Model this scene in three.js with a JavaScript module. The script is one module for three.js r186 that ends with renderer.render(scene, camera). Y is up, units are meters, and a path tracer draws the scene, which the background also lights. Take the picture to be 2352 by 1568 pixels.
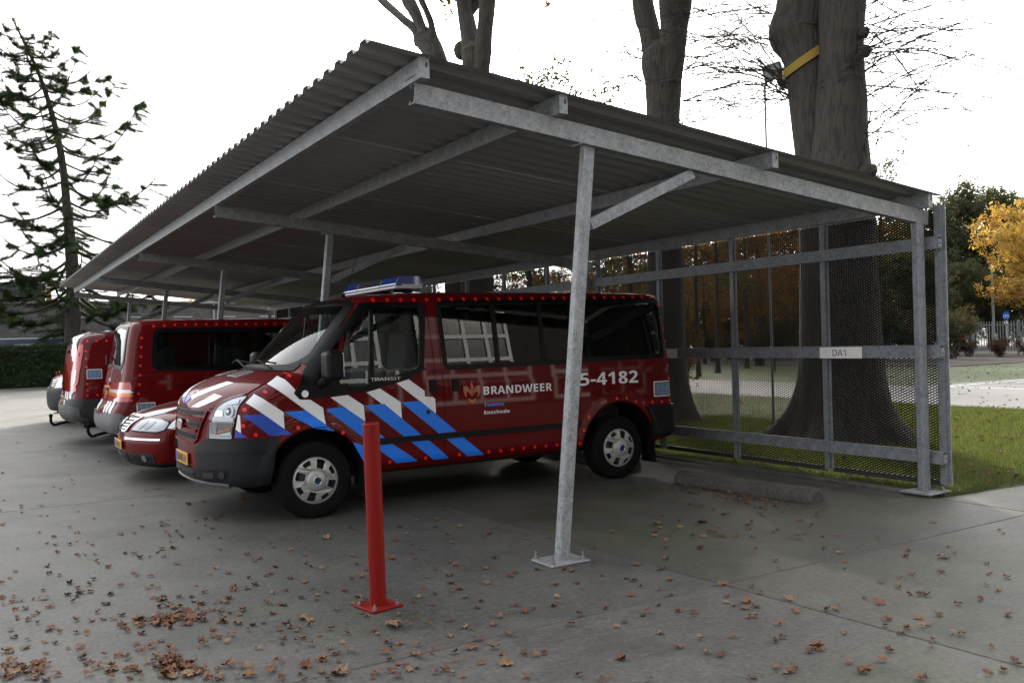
import * as THREE from 'three';
import { mergeGeometries, mergeVertices } from 'three/addons/utils/BufferGeometryUtils.js';
import { RoundedBoxGeometry } from 'three/addons/geometries/RoundedBoxGeometry.js';
import { FontLoader } from 'three/addons/loaders/FontLoader.js';

// ---------- scene, camera, sky, sun, exposure ----------
const V3 = THREE.Vector3;
const scene = new THREE.Scene();
const renderer = new THREE.WebGLRenderer({ antialias: true });
renderer.setSize(1024, 682);
renderer.toneMapping = THREE.LinearToneMapping;
renderer.toneMappingExposure = 4.6;
renderer.shadowMap.enabled = true;

const camera = new THREE.PerspectiveCamera(42.43, 1024 / 682, 0.05, 900);
{
  const yaw = 0.55255, pit = 0.0015, rol = -0.026;
  const F = new V3(Math.sin(yaw) * Math.cos(pit), Math.sin(pit), -Math.cos(yaw) * Math.cos(pit));
  const R0 = new V3(Math.cos(yaw), 0, Math.sin(yaw)), U0 = new V3().crossVectors(R0, F);
  const R = R0.clone().multiplyScalar(Math.cos(rol)).addScaledVector(U0, Math.sin(rol));
  const U = U0.clone().multiplyScalar(Math.cos(rol)).addScaledVector(R0, -Math.sin(rol));
  camera.position.set(-3.318, 1.4595, 4.822);
  camera.quaternion.setFromRotationMatrix(new THREE.Matrix4().makeBasis(R, U, F.clone().negate()));
  camera.updateMatrixWorld(true);
  camera.userData.basis = { F, R, U };
}
// a photograph pixel (2352 x 1568 frame) to the ground or to an upright plane
function pix(x, y, axis = 'y', val = 0) {
  const { F, R, U } = camera.userData.basis, f = 2019.6, C = camera.position;
  const d = F.clone().addScaledVector(R, (x - 1176) / f).addScaledVector(U, -(y - 784) / f);
  return C.clone().addScaledVector(d, (val - C[axis]) / d[axis]);
}
const SUN = new V3(Math.sin(0.5447) * Math.cos(0.372), Math.sin(0.372), -Math.cos(0.5447) * Math.cos(0.372)).normalize();
{
  const w = 1024, h = 512, data = new Float32Array(w * h * 4), d = new V3();
  for (let j = 0; j < h; j++) for (let i = 0; i < w; i++) {
    const th = (j + 0.5) / h * Math.PI - Math.PI / 2, ph = ((i + 0.5) / w - 0.5) * 2 * Math.PI;
    d.set(Math.cos(th) * Math.cos(ph), Math.sin(th), Math.cos(th) * Math.sin(ph));
    const a = Math.acos(Math.min(1, d.dot(SUN))) * 180 / Math.PI, up = Math.max(0, d.y);
    // hazy autumn sky: pale at the horizon, a little bluer overhead, bright round the sun
    const haze = Math.exp(-up * 2.2), glow = 3.2 * Math.exp(-a / 9) + 1.15 * Math.exp(-a / 34);
    const o = (j * w + i) * 4;
    data[o] = 0.25 + 0.14 * haze + glow * 1.0;
    data[o + 1] = 0.268 + 0.13 * haze + glow * 0.97;
    data[o + 2] = 0.3 + 0.115 * haze + glow * 0.92;
    data[o + 3] = 1;
    if (d.y < -0.02) { data[o] = 0.16; data[o + 1] = 0.16; data[o + 2] = 0.15; }
  }
  const sky = new THREE.DataTexture(data, w, h, THREE.RGBAFormat, THREE.FloatType);
  sky.mapping = THREE.EquirectangularReflectionMapping;
  sky.magFilter = THREE.LinearFilter; sky.minFilter = THREE.LinearFilter; sky.needsUpdate = true;
  scene.background = sky; scene.environment = sky;
}
const sun = new THREE.DirectionalLight(new THREE.Color().setRGB(1, 0.93, 0.82), 2.0);
sun.position.copy(SUN).multiplyScalar(120); sun.target.position.set(0, 0, -5);
sun.castShadow = true; sun.shadow.radius = 12; sun.shadow.mapSize.set(4096, 4096);
Object.assign(sun.shadow.camera, { left: -60, right: 60, top: 60, bottom: -60, near: 1, far: 320 });
scene.add(sun, sun.target);

// ---------- helpers ----------
function mulberry(a) { return () => { a |= 0; a = a + 0x6D2B79F5 | 0; let t = Math.imul(a ^ a >>> 15, 1 | a); t = t + Math.imul(t ^ t >>> 7, 61 | t) ^ t; return ((t ^ t >>> 14) >>> 0) / 4294967296; }; }
const rnd = mulberry(20417);
const rr = (a, b) => a + (b - a) * rnd();
const taken = {};
function numbered(n) { const k = taken[n] = (taken[n] ?? -1) + 1; return k ? `${n}_${String(k).padStart(3, '0')}` : n; }
function thing(name, label, category, [x, y, z] = [0, 0, 0], turn = 0, group) {
  const o = new THREE.Group(); o.name = numbered(name); scene.add(o);
  o.position.set(x, y, z); o.rotation.y = turn; o.userData = { label, category };
  if (group) o.userData.group = group;
  return o;
}
function part(name, geo, mat, parent, label) {
  const m = new THREE.Mesh(geo, mat); m.name = name; m.castShadow = m.receiveShadow = true;
  if (label) m.userData.label = label;
  parent.add(m); return m;
}
function solo(name, geo, mat, label, category, group) {
  const m = part(numbered(name), geo, mat, scene); m.userData = { label, category }; if (group) m.userData.group = group; return m;
}
function struct(name, geo, mat) { const m = part(numbered(name), geo, mat, scene); m.userData.kind = 'structure'; return m; }
const C = (r, g, b) => new THREE.Color().setRGB(r, g, b);
const M = (r, g, b, rough = 0.7, extra = {}) => new THREE.MeshStandardMaterial({ color: C(r, g, b), roughness: rough, side: THREE.DoubleSide, ...extra });
const MP = (r, g, b, rough, extra = {}) => new THREE.MeshPhysicalMaterial({ color: C(r, g, b), roughness: rough, side: THREE.DoubleSide, ...extra });
function box(w, h, d, x = 0, y = 0, z = 0) { const g = new THREE.BoxGeometry(w, h, d); g.translate(x, y, z); return g; }
function rbox(w, h, d, r, x = 0, y = 0, z = 0, seg = 2) { const g = new RoundedBoxGeometry(w, h, d, seg, r); g.translate(x, y, z); return g; }
function cyl(r1, r2, h, seg = 12, x = 0, y = 0, z = 0, axis = 'y') {
  const g = new THREE.CylinderGeometry(r1, r2, h, seg);
  if (axis === 'z') g.rotateX(Math.PI / 2); if (axis === 'x') g.rotateZ(Math.PI / 2);
  g.translate(x, y, z); return g;
}
function merge(list) {
  const l = list.map(g => { g = g.index ? g.toNonIndexed() : g; for (const k of Object.keys(g.attributes)) if (!['position', 'normal', 'uv'].includes(k)) g.deleteAttribute(k); if (!g.attributes.uv) g.setAttribute('uv', new THREE.BufferAttribute(new Float32Array(g.attributes.position.count * 2), 2)); return g; });
  return mergeGeometries(l);
}
// a box between two points (for bars), w across, h tall
function bar(a, b, w, h, roll = 0) {
  const A = new V3(...a), B = new V3(...b), L = A.distanceTo(B);
  const g = new THREE.BoxGeometry(w, h, L); if (roll) g.rotateZ(roll);
  const m = new THREE.Matrix4().lookAt(B, A, new V3(0, 1, 0)); m.setPosition(A.clone().add(B).multiplyScalar(0.5));
  g.applyMatrix4(m); return g;
}
function tube(pts, r, seg = 24, rad = 8) {
  const c = new THREE.CatmullRomCurve3(pts.map(p => new V3(...p)));
  return new THREE.TubeGeometry(c, seg, r, rad, false);
}
// uv in metres from positions, by dominant normal axis
function boxUV(g) {
  g = g.index ? g.toNonIndexed() : g; const p = g.attributes.position, n = g.attributes.normal, uv = new Float32Array(p.count * 2);
  for (let i = 0; i < p.count; i++) {
    const ax = Math.abs(n.getX(i)), ay = Math.abs(n.getY(i)), az = Math.abs(n.getZ(i));
    if (ax >= ay && ax >= az) { uv[2 * i] = p.getZ(i); uv[2 * i + 1] = p.getY(i); }
    else if (ay >= az) { uv[2 * i] = p.getX(i); uv[2 * i + 1] = p.getZ(i); }
    else { uv[2 * i] = p.getX(i); uv[2 * i + 1] = p.getY(i); }
  }
  g.setAttribute('uv', new THREE.BufferAttribute(uv, 2)); return g;
}
// tileable value noise
function makeNoise(seed) {
  const r = mulberry(seed), T = new Float32Array(65536); for (let i = 0; i < 65536; i++) T[i] = r();
  return (x, y, per) => {
    const xi = Math.floor(x), yi = Math.floor(y); let fx = x - xi, fy = y - yi; fx = fx * fx * (3 - 2 * fx); fy = fy * fy * (3 - 2 * fy);
    const q = (a, b) => T[((((a % per) + per) % per) * 251 + (((b % per) + per) % per) * 7919) & 65535];
    return (q(xi, yi) * (1 - fx) + q(xi + 1, yi) * fx) * (1 - fy) + (q(xi, yi + 1) * (1 - fx) + q(xi + 1, yi + 1) * fx) * fy;
  };
}
function texture(n, fn, srgb = true, rep = 1) {
  const d = new Uint8Array(n * n * 4);
  for (let j = 0; j < n; j++) for (let i = 0; i < n; i++) { const c = fn(i / n, j / n), o = (j * n + i) * 4; d[o] = c[0]; d[o + 1] = c[1]; d[o + 2] = c[2]; d[o + 3] = 255; }
  const t = new THREE.DataTexture(d, n, n, THREE.RGBAFormat); t.wrapS = t.wrapT = THREE.RepeatWrapping; t.magFilter = THREE.LinearFilter; t.minFilter = THREE.LinearMipmapLinearFilter; t.generateMipmaps = true;
  if (srgb) t.colorSpace = THREE.SRGBColorSpace; t.repeat.set(rep, rep); t.needsUpdate = true; return t;
}
function lin2s(v) { return 255 * Math.pow(Math.min(1, Math.max(0, v)), 1 / 2.2); }
const smooth = (a, b, x) => { const t = Math.min(1, Math.max(0, (x - a) / (b - a))); return t * t * (3 - 2 * t); };
const lerpTab = (X, Y, x) => { if (x <= X[0]) return Y[0]; for (let i = 1; i < X.length; i++) if (x <= X[i]) return Y[i - 1] + (Y[i] - Y[i - 1]) * (x - X[i - 1]) / (X[i] - X[i - 1]); return Y[Y.length - 1]; };
const inkBlack = M(0.012, 0.012, 0.012, 0.6);

// ---------- vehicle body tools: a distance field, its surface, and pieces laid on that surface ----------
function chaikin(poly, n = 2, keep = 0.22) {
  for (let k = 0; k < n; k++) { const o = []; for (let i = 0; i < poly.length; i++) { const a = poly[i], b = poly[(i + 1) % poly.length]; o.push([a[0] + (b[0] - a[0]) * keep, a[1] + (b[1] - a[1]) * keep], [b[0] + (a[0] - b[0]) * keep, b[1] + (a[1] - b[1]) * keep]); } poly = o; }
  return poly;
}
function polySD(P, x, y) {
  let d = 1e9, s = 1;
  for (let i = 0, j = P.length - 1; i < P.length; j = i++) {
    const ex = P[j][0] - P[i][0], ey = P[j][1] - P[i][1], wx = x - P[i][0], wy = y - P[i][1];
    const t = Math.min(1, Math.max(0, (wx * ex + wy * ey) / (ex * ex + ey * ey))), bx = wx - ex * t, by = wy - ey * t;
    d = Math.min(d, bx * bx + by * by);
    const c1 = y >= P[i][1], c2 = y < P[j][1], c3 = ex * wy > ey * wx;
    if ((c1 && c2 && c3) || (!c1 && !c2 && !c3)) s = -s;
  }
  return s * Math.sqrt(d);
}
function polyTable(P, h = 0.01, pad = 0.35) {
  let x0 = 1e9, x1 = -1e9, y0 = 1e9, y1 = -1e9; for (const [x, y] of P) { x0 = Math.min(x0, x); x1 = Math.max(x1, x); y0 = Math.min(y0, y); y1 = Math.max(y1, y); }
  x0 -= pad; y0 -= pad; x1 += pad; y1 += pad; const nx = Math.ceil((x1 - x0) / h) + 2, ny = Math.ceil((y1 - y0) / h) + 2, T = new Float32Array(nx * ny);
  for (let j = 0; j < ny; j++) for (let i = 0; i < nx; i++) T[j * nx + i] = polySD(P, x0 + i * h, y0 + j * h);
  return (x, y) => {
    const cx = Math.min(x1, Math.max(x0, x)), cy = Math.min(y1, Math.max(y0, y)), out = Math.hypot(x - cx, y - cy);
    const u = (cx - x0) / h, v = (cy - y0) / h, i = Math.min(nx - 2, u | 0), j = Math.min(ny - 2, v | 0), a = u - i, b = v - j, o = j * nx + i;
    return (T[o] * (1 - a) + T[o + 1] * a) * (1 - b) + (T[o + nx] * (1 - a) + T[o + nx + 1] * a) * b + out;
  };
}
function smax(a, b, k) { const h = Math.max(k - Math.abs(a - b), 0) / k; return Math.max(a, b) + h * h * k * 0.25; }
function grad(f, x, y, z, e = 0.004, o = new V3()) {
  o.set(f(x + e, y, z) - f(x - e, y, z), f(x, y + e, z) - f(x, y - e, z), f(x, y, z + e) - f(x, y, z - e)); const l = o.length() || 1; return o.multiplyScalar(1 / l);
}
// naive surface nets, skipping empty blocks; keepers(cx,cy,cz) sorts faces into named geometries
function surfaceNet(f, [x0, y0, z0], [x1, y1, z1], h, sorter) {
  const nx = Math.ceil((x1 - x0) / h) + 1, ny = Math.ceil((y1 - y0) / h) + 1, nz = Math.ceil((z1 - z0) / h) + 1;
  const val = new Float32Array(nx * ny * nz).fill(NaN), id = (i, j, k) => (k * ny + j) * nx + i;
  const at = (i, j, k) => { const q = id(i, j, k); let v = val[q]; if (v !== v) v = val[q] = f(x0 + i * h, y0 + j * h, z0 + k * h); return v; };
  const cell = new Int32Array(nx * ny * nz).fill(-1), pos = [], B = 6, act = [];
  for (let bk = 0; bk < nz - 1; bk += B) for (let bj = 0; bj < ny - 1; bj += B) for (let bi = 0; bi < nx - 1; bi += B) {
    const c = f(x0 + (bi + B / 2) * h, y0 + (bj + B / 2) * h, z0 + (bk + B / 2) * h); if (Math.abs(c) > B * h * 1.25) continue;
    for (let k = bk; k < Math.min(bk + B, nz - 1); k++) for (let j = bj; j < Math.min(bj + B, ny - 1); j++) for (let i = bi; i < Math.min(bi + B, nx - 1); i++) {
      let m = 0, v = []; for (let q = 0; q < 8; q++) { v[q] = at(i + (q & 1), j + (q >> 1 & 1), k + (q >> 2)); if (v[q] < 0) m |= 1 << q; }
      if (m === 0 || m === 255) continue;
      let sx = 0, sy = 0, sz = 0, n = 0;
      for (let a = 0; a < 8; a++) for (let s = 1; s < 8; s <<= 1) { const b = a ^ s; if (b < a || ((m >> a & 1) === (m >> b & 1))) continue; const t = v[a] / (v[a] - v[b]); sx += (a & 1) + ((b & 1) - (a & 1)) * t; sy += (a >> 1 & 1) + ((b >> 1 & 1) - (a >> 1 & 1)) * t; sz += (a >> 2) + ((b >> 2) - (a >> 2)) * t; n++; }
      cell[id(i, j, k)] = pos.length / 3; pos.push(x0 + (i + sx / n) * h, y0 + (j + sy / n) * h, z0 + (k + sz / n) * h); act.push(i, j, k);
    }
  }
  const n = pos.length / 3, nor = new Float32Array(n * 3), g = new V3();
  for (let q = 0; q < n; q++) {
    for (let it = 0; it < 2; it++) { const v = f(pos[3 * q], pos[3 * q + 1], pos[3 * q + 2]); grad(f, pos[3 * q], pos[3 * q + 1], pos[3 * q + 2], 0.003, g); const s = Math.max(-h * 0.6, Math.min(h * 0.6, v)); pos[3 * q] -= g.x * s; pos[3 * q + 1] -= g.y * s; pos[3 * q + 2] -= g.z * s; }
    grad(f, pos[3 * q], pos[3 * q + 1], pos[3 * q + 2], 0.006, g); nor[3 * q] = g.x; nor[3 * q + 1] = g.y; nor[3 * q + 2] = g.z;
  }
  const groups = {};
  const quad = (a, b, c, d) => { if (a < 0 || b < 0 || c < 0 || d < 0) return; const cx = (pos[3 * a] + pos[3 * b] + pos[3 * c] + pos[3 * d]) / 4, cy = (pos[3 * a + 1] + pos[3 * b + 1] + pos[3 * c + 1] + pos[3 * d + 1]) / 4, cz = (pos[3 * a + 2] + pos[3 * b + 2] + pos[3 * c + 2] + pos[3 * d + 2]) / 4; const key = sorter ? sorter(cx, cy, cz) : 'body'; if (!key) return; (groups[key] ??= []).push(a, b, c, a, c, d); };
  for (let q = 0; q < act.length; q += 3) {
    const i = act[q], j = act[q + 1], k = act[q + 2], s0 = at(i, j, k) < 0;
    if (j > 0 && k > 0 && s0 !== at(i + 1, j, k) < 0) { const a = cell[id(i, j, k)], b = cell[id(i, j - 1, k)], c = cell[id(i, j - 1, k - 1)], d = cell[id(i, j, k - 1)]; s0 ? quad(a, b, c, d) : quad(a, d, c, b); }
    if (i > 0 && k > 0 && s0 !== at(i, j + 1, k) < 0) { const a = cell[id(i, j, k)], b = cell[id(i, j, k - 1)], c = cell[id(i - 1, j, k - 1)], d = cell[id(i - 1, j, k)]; s0 ? quad(a, b, c, d) : quad(a, d, c, b); }
    if (i > 0 && j > 0 && s0 !== at(i, j, k + 1) < 0) { const a = cell[id(i, j, k)], b = cell[id(i - 1, j, k)], c = cell[id(i - 1, j - 1, k)], d = cell[id(i, j - 1, k)]; s0 ? quad(a, b, c, d) : quad(a, d, c, b); }
  }
  const out = {};
  for (const key in groups) {
    const map = new Map(), P = [], N = [], I = [];
    for (const a of groups[key]) { let m = map.get(a); if (m === undefined) { m = P.length / 3; map.set(a, m); P.push(pos[3 * a], pos[3 * a + 1], pos[3 * a + 2]); N.push(nor[3 * a], nor[3 * a + 1], nor[3 * a + 2]); } I.push(m); }
    const ge = new THREE.BufferGeometry(); ge.setAttribute('position', new THREE.Float32BufferAttribute(P, 3)); ge.setAttribute('normal', new THREE.Float32BufferAttribute(N, 3)); ge.setIndex(I); out[key] = ge;
  }
  return out;
}
function shapeOf(pts, holes = []) {
  const s = new THREE.Shape(pts.map(p => new THREE.Vector2(p[0], p[1])));
  for (const h of holes) s.holes.push(new THREE.Path(h.map(p => new THREE.Vector2(p[0], p[1]))));
  return s;
}
// round the corners of a polygon
function rounded(pts, r = 0.04, n = 4) {
  const o = [];
  pts.forEach((p, i) => {
    const a = pts[(i + pts.length - 1) % pts.length], b = pts[(i + 1) % pts.length], la = Math.hypot(a[0] - p[0], a[1] - p[1]), lb = Math.hypot(b[0] - p[0], b[1] - p[1]), q = p[2] ?? r;
    const k = Math.min(q, la * 0.45, lb * 0.45), A = [p[0] + (a[0] - p[0]) * k / la, p[1] + (a[1] - p[1]) * k / la], B = [p[0] + (b[0] - p[0]) * k / lb, p[1] + (b[1] - p[1]) * k / lb];
    for (let t = 0; t <= n; t++) { const u = t / n; o.push([(1 - u) * (1 - u) * A[0] + 2 * u * (1 - u) * p[0] + u * u * B[0], (1 - u) * (1 - u) * A[1] + 2 * u * (1 - u) * p[1] + u * u * B[1]]); }
  });
  return o;
}
function inset(pts, d) { // offset of a polygon towards its inside
  let A = 0; pts.forEach((p, i) => { const q = pts[(i + 1) % pts.length]; A += p[0] * q[1] - q[0] * p[1]; }); const s = A > 0 ? 1 : -1;
  return pts.map((p, i) => {
    const a = pts[(i + pts.length - 1) % pts.length], b = pts[(i + 1) % pts.length];
    let n1 = [-(p[1] - a[1]), p[0] - a[0]], n2 = [-(b[1] - p[1]), b[0] - p[0]]; const l1 = Math.hypot(...n1) || 1, l2 = Math.hypot(...n2) || 1;
    let nx = n1[0] / l1 + n2[0] / l2, ny = n1[1] / l1 + n2[1] / l2; const dd = Math.max(0.5, (nx * nx + ny * ny) / 2) ; return [p[0] + s * d * nx / dd, p[1] + s * d * ny / dd];
  });
}
// lay flat shapes on a body: axis 'z' takes (x,y), axis 'x' takes (z,y), axis 'y' takes (x,z); from = start coordinate of the rays
function drape(f, shapes, axis, from, off, maxLen = 0.05, skirt = 0) {
  const list = Array.isArray(shapes) ? shapes : [shapes], P = [], N = [], I = [];
  for (const s of list) {
    const g0 = mergeVertices(new THREE.ShapeGeometry(s, 6).deleteAttribute('normal').deleteAttribute('uv'), 1e-5), p = g0.attributes.position, A = []; for (let i = 0; i < p.count; i++) A.push([p.getX(i), p.getY(i)]);
    let tri = []; const ix = g0.index.array; for (let i = 0; i < ix.length; i += 3) tri.push([ix[i], ix[i + 1], ix[i + 2]]);
    const mid = new Map();
    for (let pass = 0; pass < 24; pass++) {
      let done = true; const nt = [];
      for (const t of tri) {
        let m = 0, L = -1; for (let e = 0; e < 3; e++) { const a = A[t[e]], b = A[t[(e + 1) % 3]], l = (a[0] - b[0]) ** 2 + (a[1] - b[1]) ** 2; if (l > L) { L = l; m = e; } }
        if (L <= maxLen * maxLen) { nt.push(t); continue; }
        done = false; const a = t[m], b = t[(m + 1) % 3], c = t[(m + 2) % 3], key = a < b ? a + '_' + b : b + '_' + a; let q = mid.get(key);
        if (q === undefined) { q = A.length; A.push([(A[a][0] + A[b][0]) / 2, (A[a][1] + A[b][1]) / 2]); mid.set(key, q); }
        nt.push([a, q, c], [q, b, c]);
      }
      tri = nt; if (done) break;
    }
    const base = P.length / 3, g = new V3(), S = [];
    A.forEach(([u, v]) => {
      if (axis === 'd') { const k = Math.SQRT1_2; let t = -1.2, best = 1e9, bt = 0, hit = false, px, pz; for (let it = 0; it < 60; it++) { px = (u + t) * k; pz = (u - t) * k; const q = f(px, v, pz); if (q < best) { best = q; bt = t; } if (Math.abs(q) < 3e-4) { hit = true; break; } if (q > best + 0.25) break; t += q * 0.93; } if (!hit) t = bt; px = (u + t) * k; pz = (u - t) * k; let py = v; if (!hit) for (let it = 0; it < 6; it++) { const q = f(px, py, pz); if (Math.abs(q) < 3e-4) break; grad(f, px, py, pz, 0.006, g); px -= g.x * q; py -= g.y * q; pz -= g.z * q; } grad(f, px, py, pz, 0.006, g); S.push([px, py, pz, g.x, g.y, g.z]); P.push(px + g.x * off, py + g.y * off, pz + g.z * off); N.push(g.x, g.y, g.z); return; }
      let x, y, z; if (axis === 'z') { x = u; y = v; z = from; } else if (axis === 'x') { z = u; y = v; x = from; } else { x = u; z = v; y = from; }
      const sg = from > (axis === 'x' ? 1 : 0) ? -1 : 1; let t = 0, best = 1e9, bt = 0, hit = false;
      for (let it = 0; it < 40; it++) { const d = axis === 'z' ? f(x, y, z + sg * t) : axis === 'x' ? f(x + sg * t, y, z) : f(x, y + sg * t, z); if (d < best) { best = d; bt = t; } if (Math.abs(d) < 3e-4) { hit = true; break; } if (d > best + 0.25) break; t += d * 0.93; }
      if (!hit) t = bt;
      if (axis === 'z') z += sg * t; else if (axis === 'x') x += sg * t; else y += sg * t;
      if (!hit) for (let it = 0; it < 6; it++) { const d = f(x, y, z); if (Math.abs(d) < 3e-4) break; grad(f, x, y, z, 0.006, g); x -= g.x * d; y -= g.y * d; z -= g.z * d; }
      grad(f, x, y, z, 0.006, g); S.push([x, y, z, g.x, g.y, g.z]); P.push(x + g.x * off, y + g.y * off, z + g.z * off); N.push(g.x, g.y, g.z);
    });
    const e1 = new V3(), e2 = new V3();
    for (const t of tri) {
      const a = S[t[0]], b = S[t[1]], c = S[t[2]]; e1.set(b[0] - a[0], b[1] - a[1], b[2] - a[2]); e2.set(c[0] - a[0], c[1] - a[1], c[2] - a[2]); e1.cross(e2);
      const k = e1.x * a[3] + e1.y * a[4] + e1.z * a[5] < 0; I.push(base + t[0], base + t[k ? 2 : 1], base + t[k ? 1 : 2]);
    }
    if (skirt) {
      const ed = new Map(); for (const t of tri) for (let e = 0; e < 3; e++) { const a = t[e], b = t[(e + 1) % 3], k = a < b ? a + '_' + b : b + '_' + a; ed.has(k) ? ed.set(k, null) : ed.set(k, [a, b]); }
      for (const e of ed.values()) if (e) {
        const [a, b] = e, s1 = S[a], s2 = S[b], q = P.length / 3, o2 = off - skirt; const ex = new V3(s2[0] - s1[0], s2[1] - s1[1], s2[2] - s1[2]), nn = new V3(s1[3], s1[4], s1[5]).cross(ex).normalize();
        for (const [s, o] of [[s1, off], [s2, off], [s2, o2], [s1, o2]]) { P.push(s[0] + s[3] * o, s[1] + s[4] * o, s[2] + s[5] * o); N.push(nn.x, nn.y, nn.z); }
        e1.set(s1[3], s1[4], s1[5]).multiplyScalar(-1); e2.copy(ex).cross(e1); e2.dot(nn) > 0 ? I.push(q, q + 1, q + 2, q, q + 2, q + 3) : I.push(q, q + 2, q + 1, q, q + 3, q + 2);
      }
    }
  }
  const g = new THREE.BufferGeometry(); g.setAttribute('position', new THREE.Float32BufferAttribute(P, 3)); g.setAttribute('normal', new THREE.Float32BufferAttribute(N, 3)); g.setAttribute('uv', new THREE.Float32BufferAttribute(new Float32Array(P.length / 3 * 2), 2)); g.setIndex(I); return g;
}
const font = await new FontLoader().loadAsync('fonts/droid/droid_sans_bold.typeface.json');
const fontR = await new FontLoader().loadAsync('fonts/droid/droid_sans_regular.typeface.json');
// lettering as shapes: left edge x0, baseline y0, width fitted to w, cap height h; flip mirrors for a face seen from its other side
function words(txt, x0, y0, w, h, fnt = font, flip = false, shear = 0) {
  const sh = fnt.generateShapes(txt, 1); let a = 1e9, b = -1e9, c = 1e9, d = -1e9; for (const s of sh) for (const p of s.getPoints(3)) { a = Math.min(a, p.x); b = Math.max(b, p.x); c = Math.min(c, p.y); d = Math.max(d, p.y); }
  const sx = w / (b - a), sy = h / (d - Math.max(0, c)), q = p => { const X = (p.x - a) * sx + p.y * sy * shear; return [flip ? x0 - X : x0 + X, y0 + p.y * sy]; };
  return sh.map(s => { const e = s.extractPoints(3); return shapeOf(e.shape.map(q), e.holes.map(k => k.map(q))); });
}
const disc = (x, y, r, n = 12) => shapeOf(Array.from({ length: n }, (_, i) => [x + r * Math.cos(i / n * 6.2832), y + r * Math.sin(i / n * 6.2832)]));
// the other side of a symmetric body: mirror a laid-on piece in z
function mirrored(g) { const m = g.clone(), p = m.attributes.position, n = m.attributes.normal; for (let i = 0; i < p.count; i++) { p.setZ(i, -p.getZ(i)); n.setZ(i, -n.getZ(i)); } const ix = m.index.array.slice(); for (let i = 0; i < ix.length; i += 3) { const t = ix[i + 1]; ix[i + 1] = ix[i + 2]; ix[i + 2] = t; } m.setIndex(Array.from(ix)); return m; }

// ---------- ground ----------
const n1 = makeNoise(11), n2 = makeNoise(23), n3 = makeNoise(37);
const fbm = (n, u, v, p, o = 4) => { let s = 0, a = 0.5, q = p; for (let i = 0; i < o; i++) { s += a * n(u * q, v * q, q); a *= 0.5; q *= 2; } return s / (1 - Math.pow(0.5, o)); };
const concreteMap = texture(1024, (u, v) => {
  const a = fbm(n1, u, v, 5, 4), b = fbm(n2, u, v, 24, 4), c = n3(u * 512, v * 512, 512), st = fbm(n3, u * 1, v * 1, 9, 3), br = fbm(n2, u * 0.999, v, 3, 2) * 0.5 + n1(u * 40, v * 640, 640) * 0.5;
  let l = 0.07 * (0.5 + 0.72 * a + 0.62 * (b - 0.5) + 0.5 * (c - 0.5) + 0.26 * (br - 0.5));
  const dark = smooth(0.58, 0.74, st); l *= 1 - 0.42 * dark * smooth(0.35, 0.6, b);
  const moss = smooth(0.55, 0.72, fbm(n1, u + 0.37, v + 0.61, 6, 4)) * 1.0;
  if (c > 0.96) l *= 1.35; if (c < 0.04) l *= 0.6;
  return [lin2s(l * (1.07 - 0.12 * moss)), lin2s(l), lin2s(l * (0.88 - 0.22 * moss))];
}, true, 1 / 7.3);
const concreteBump = texture(512, (u, v) => { const k = 255 * (0.55 * n1(u * 128, v * 128, 128) + 0.45 * n2(u * 256, v * 256, 256)); return [k, k, k]; }, false, 1 / 0.9);
const concrete = new THREE.MeshStandardMaterial({ map: concreteMap, bumpMap: concreteBump, bumpScale: 0.0016, roughness: 0.66, side: THREE.DoubleSide });
const tone = (r, g, b) => { const m = concrete.clone(); m.color = C(r, g, b); return m; };
const slabMats = [concrete, tone(0.93, 0.94, 0.93), tone(1.06, 1.05, 1.04)], slabAlgaeShade = [tone(0.8, 0.81, 0.69), tone(0.84, 0.85, 0.75)];  // algae tint, darkened further to stand in for shade on the bay side
const kerbMat = new THREE.MeshStandardMaterial({ map: concreteMap, bumpMap: concreteBump, bumpScale: 0.004, color: C(1.5, 1.45, 1.38), roughness: 0.9, side: THREE.DoubleSide });
function planUV(g) { const p = g.attributes.position, uv = new Float32Array(p.count * 2); for (let i = 0; i < p.count; i++) { uv[2 * i] = p.getX(i) + p.getY(i) * 0.3; uv[2 * i + 1] = p.getZ(i) + p.getY(i) * 0.7; } g.setAttribute('uv', new THREE.BufferAttribute(uv, 2)); return g; }
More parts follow.
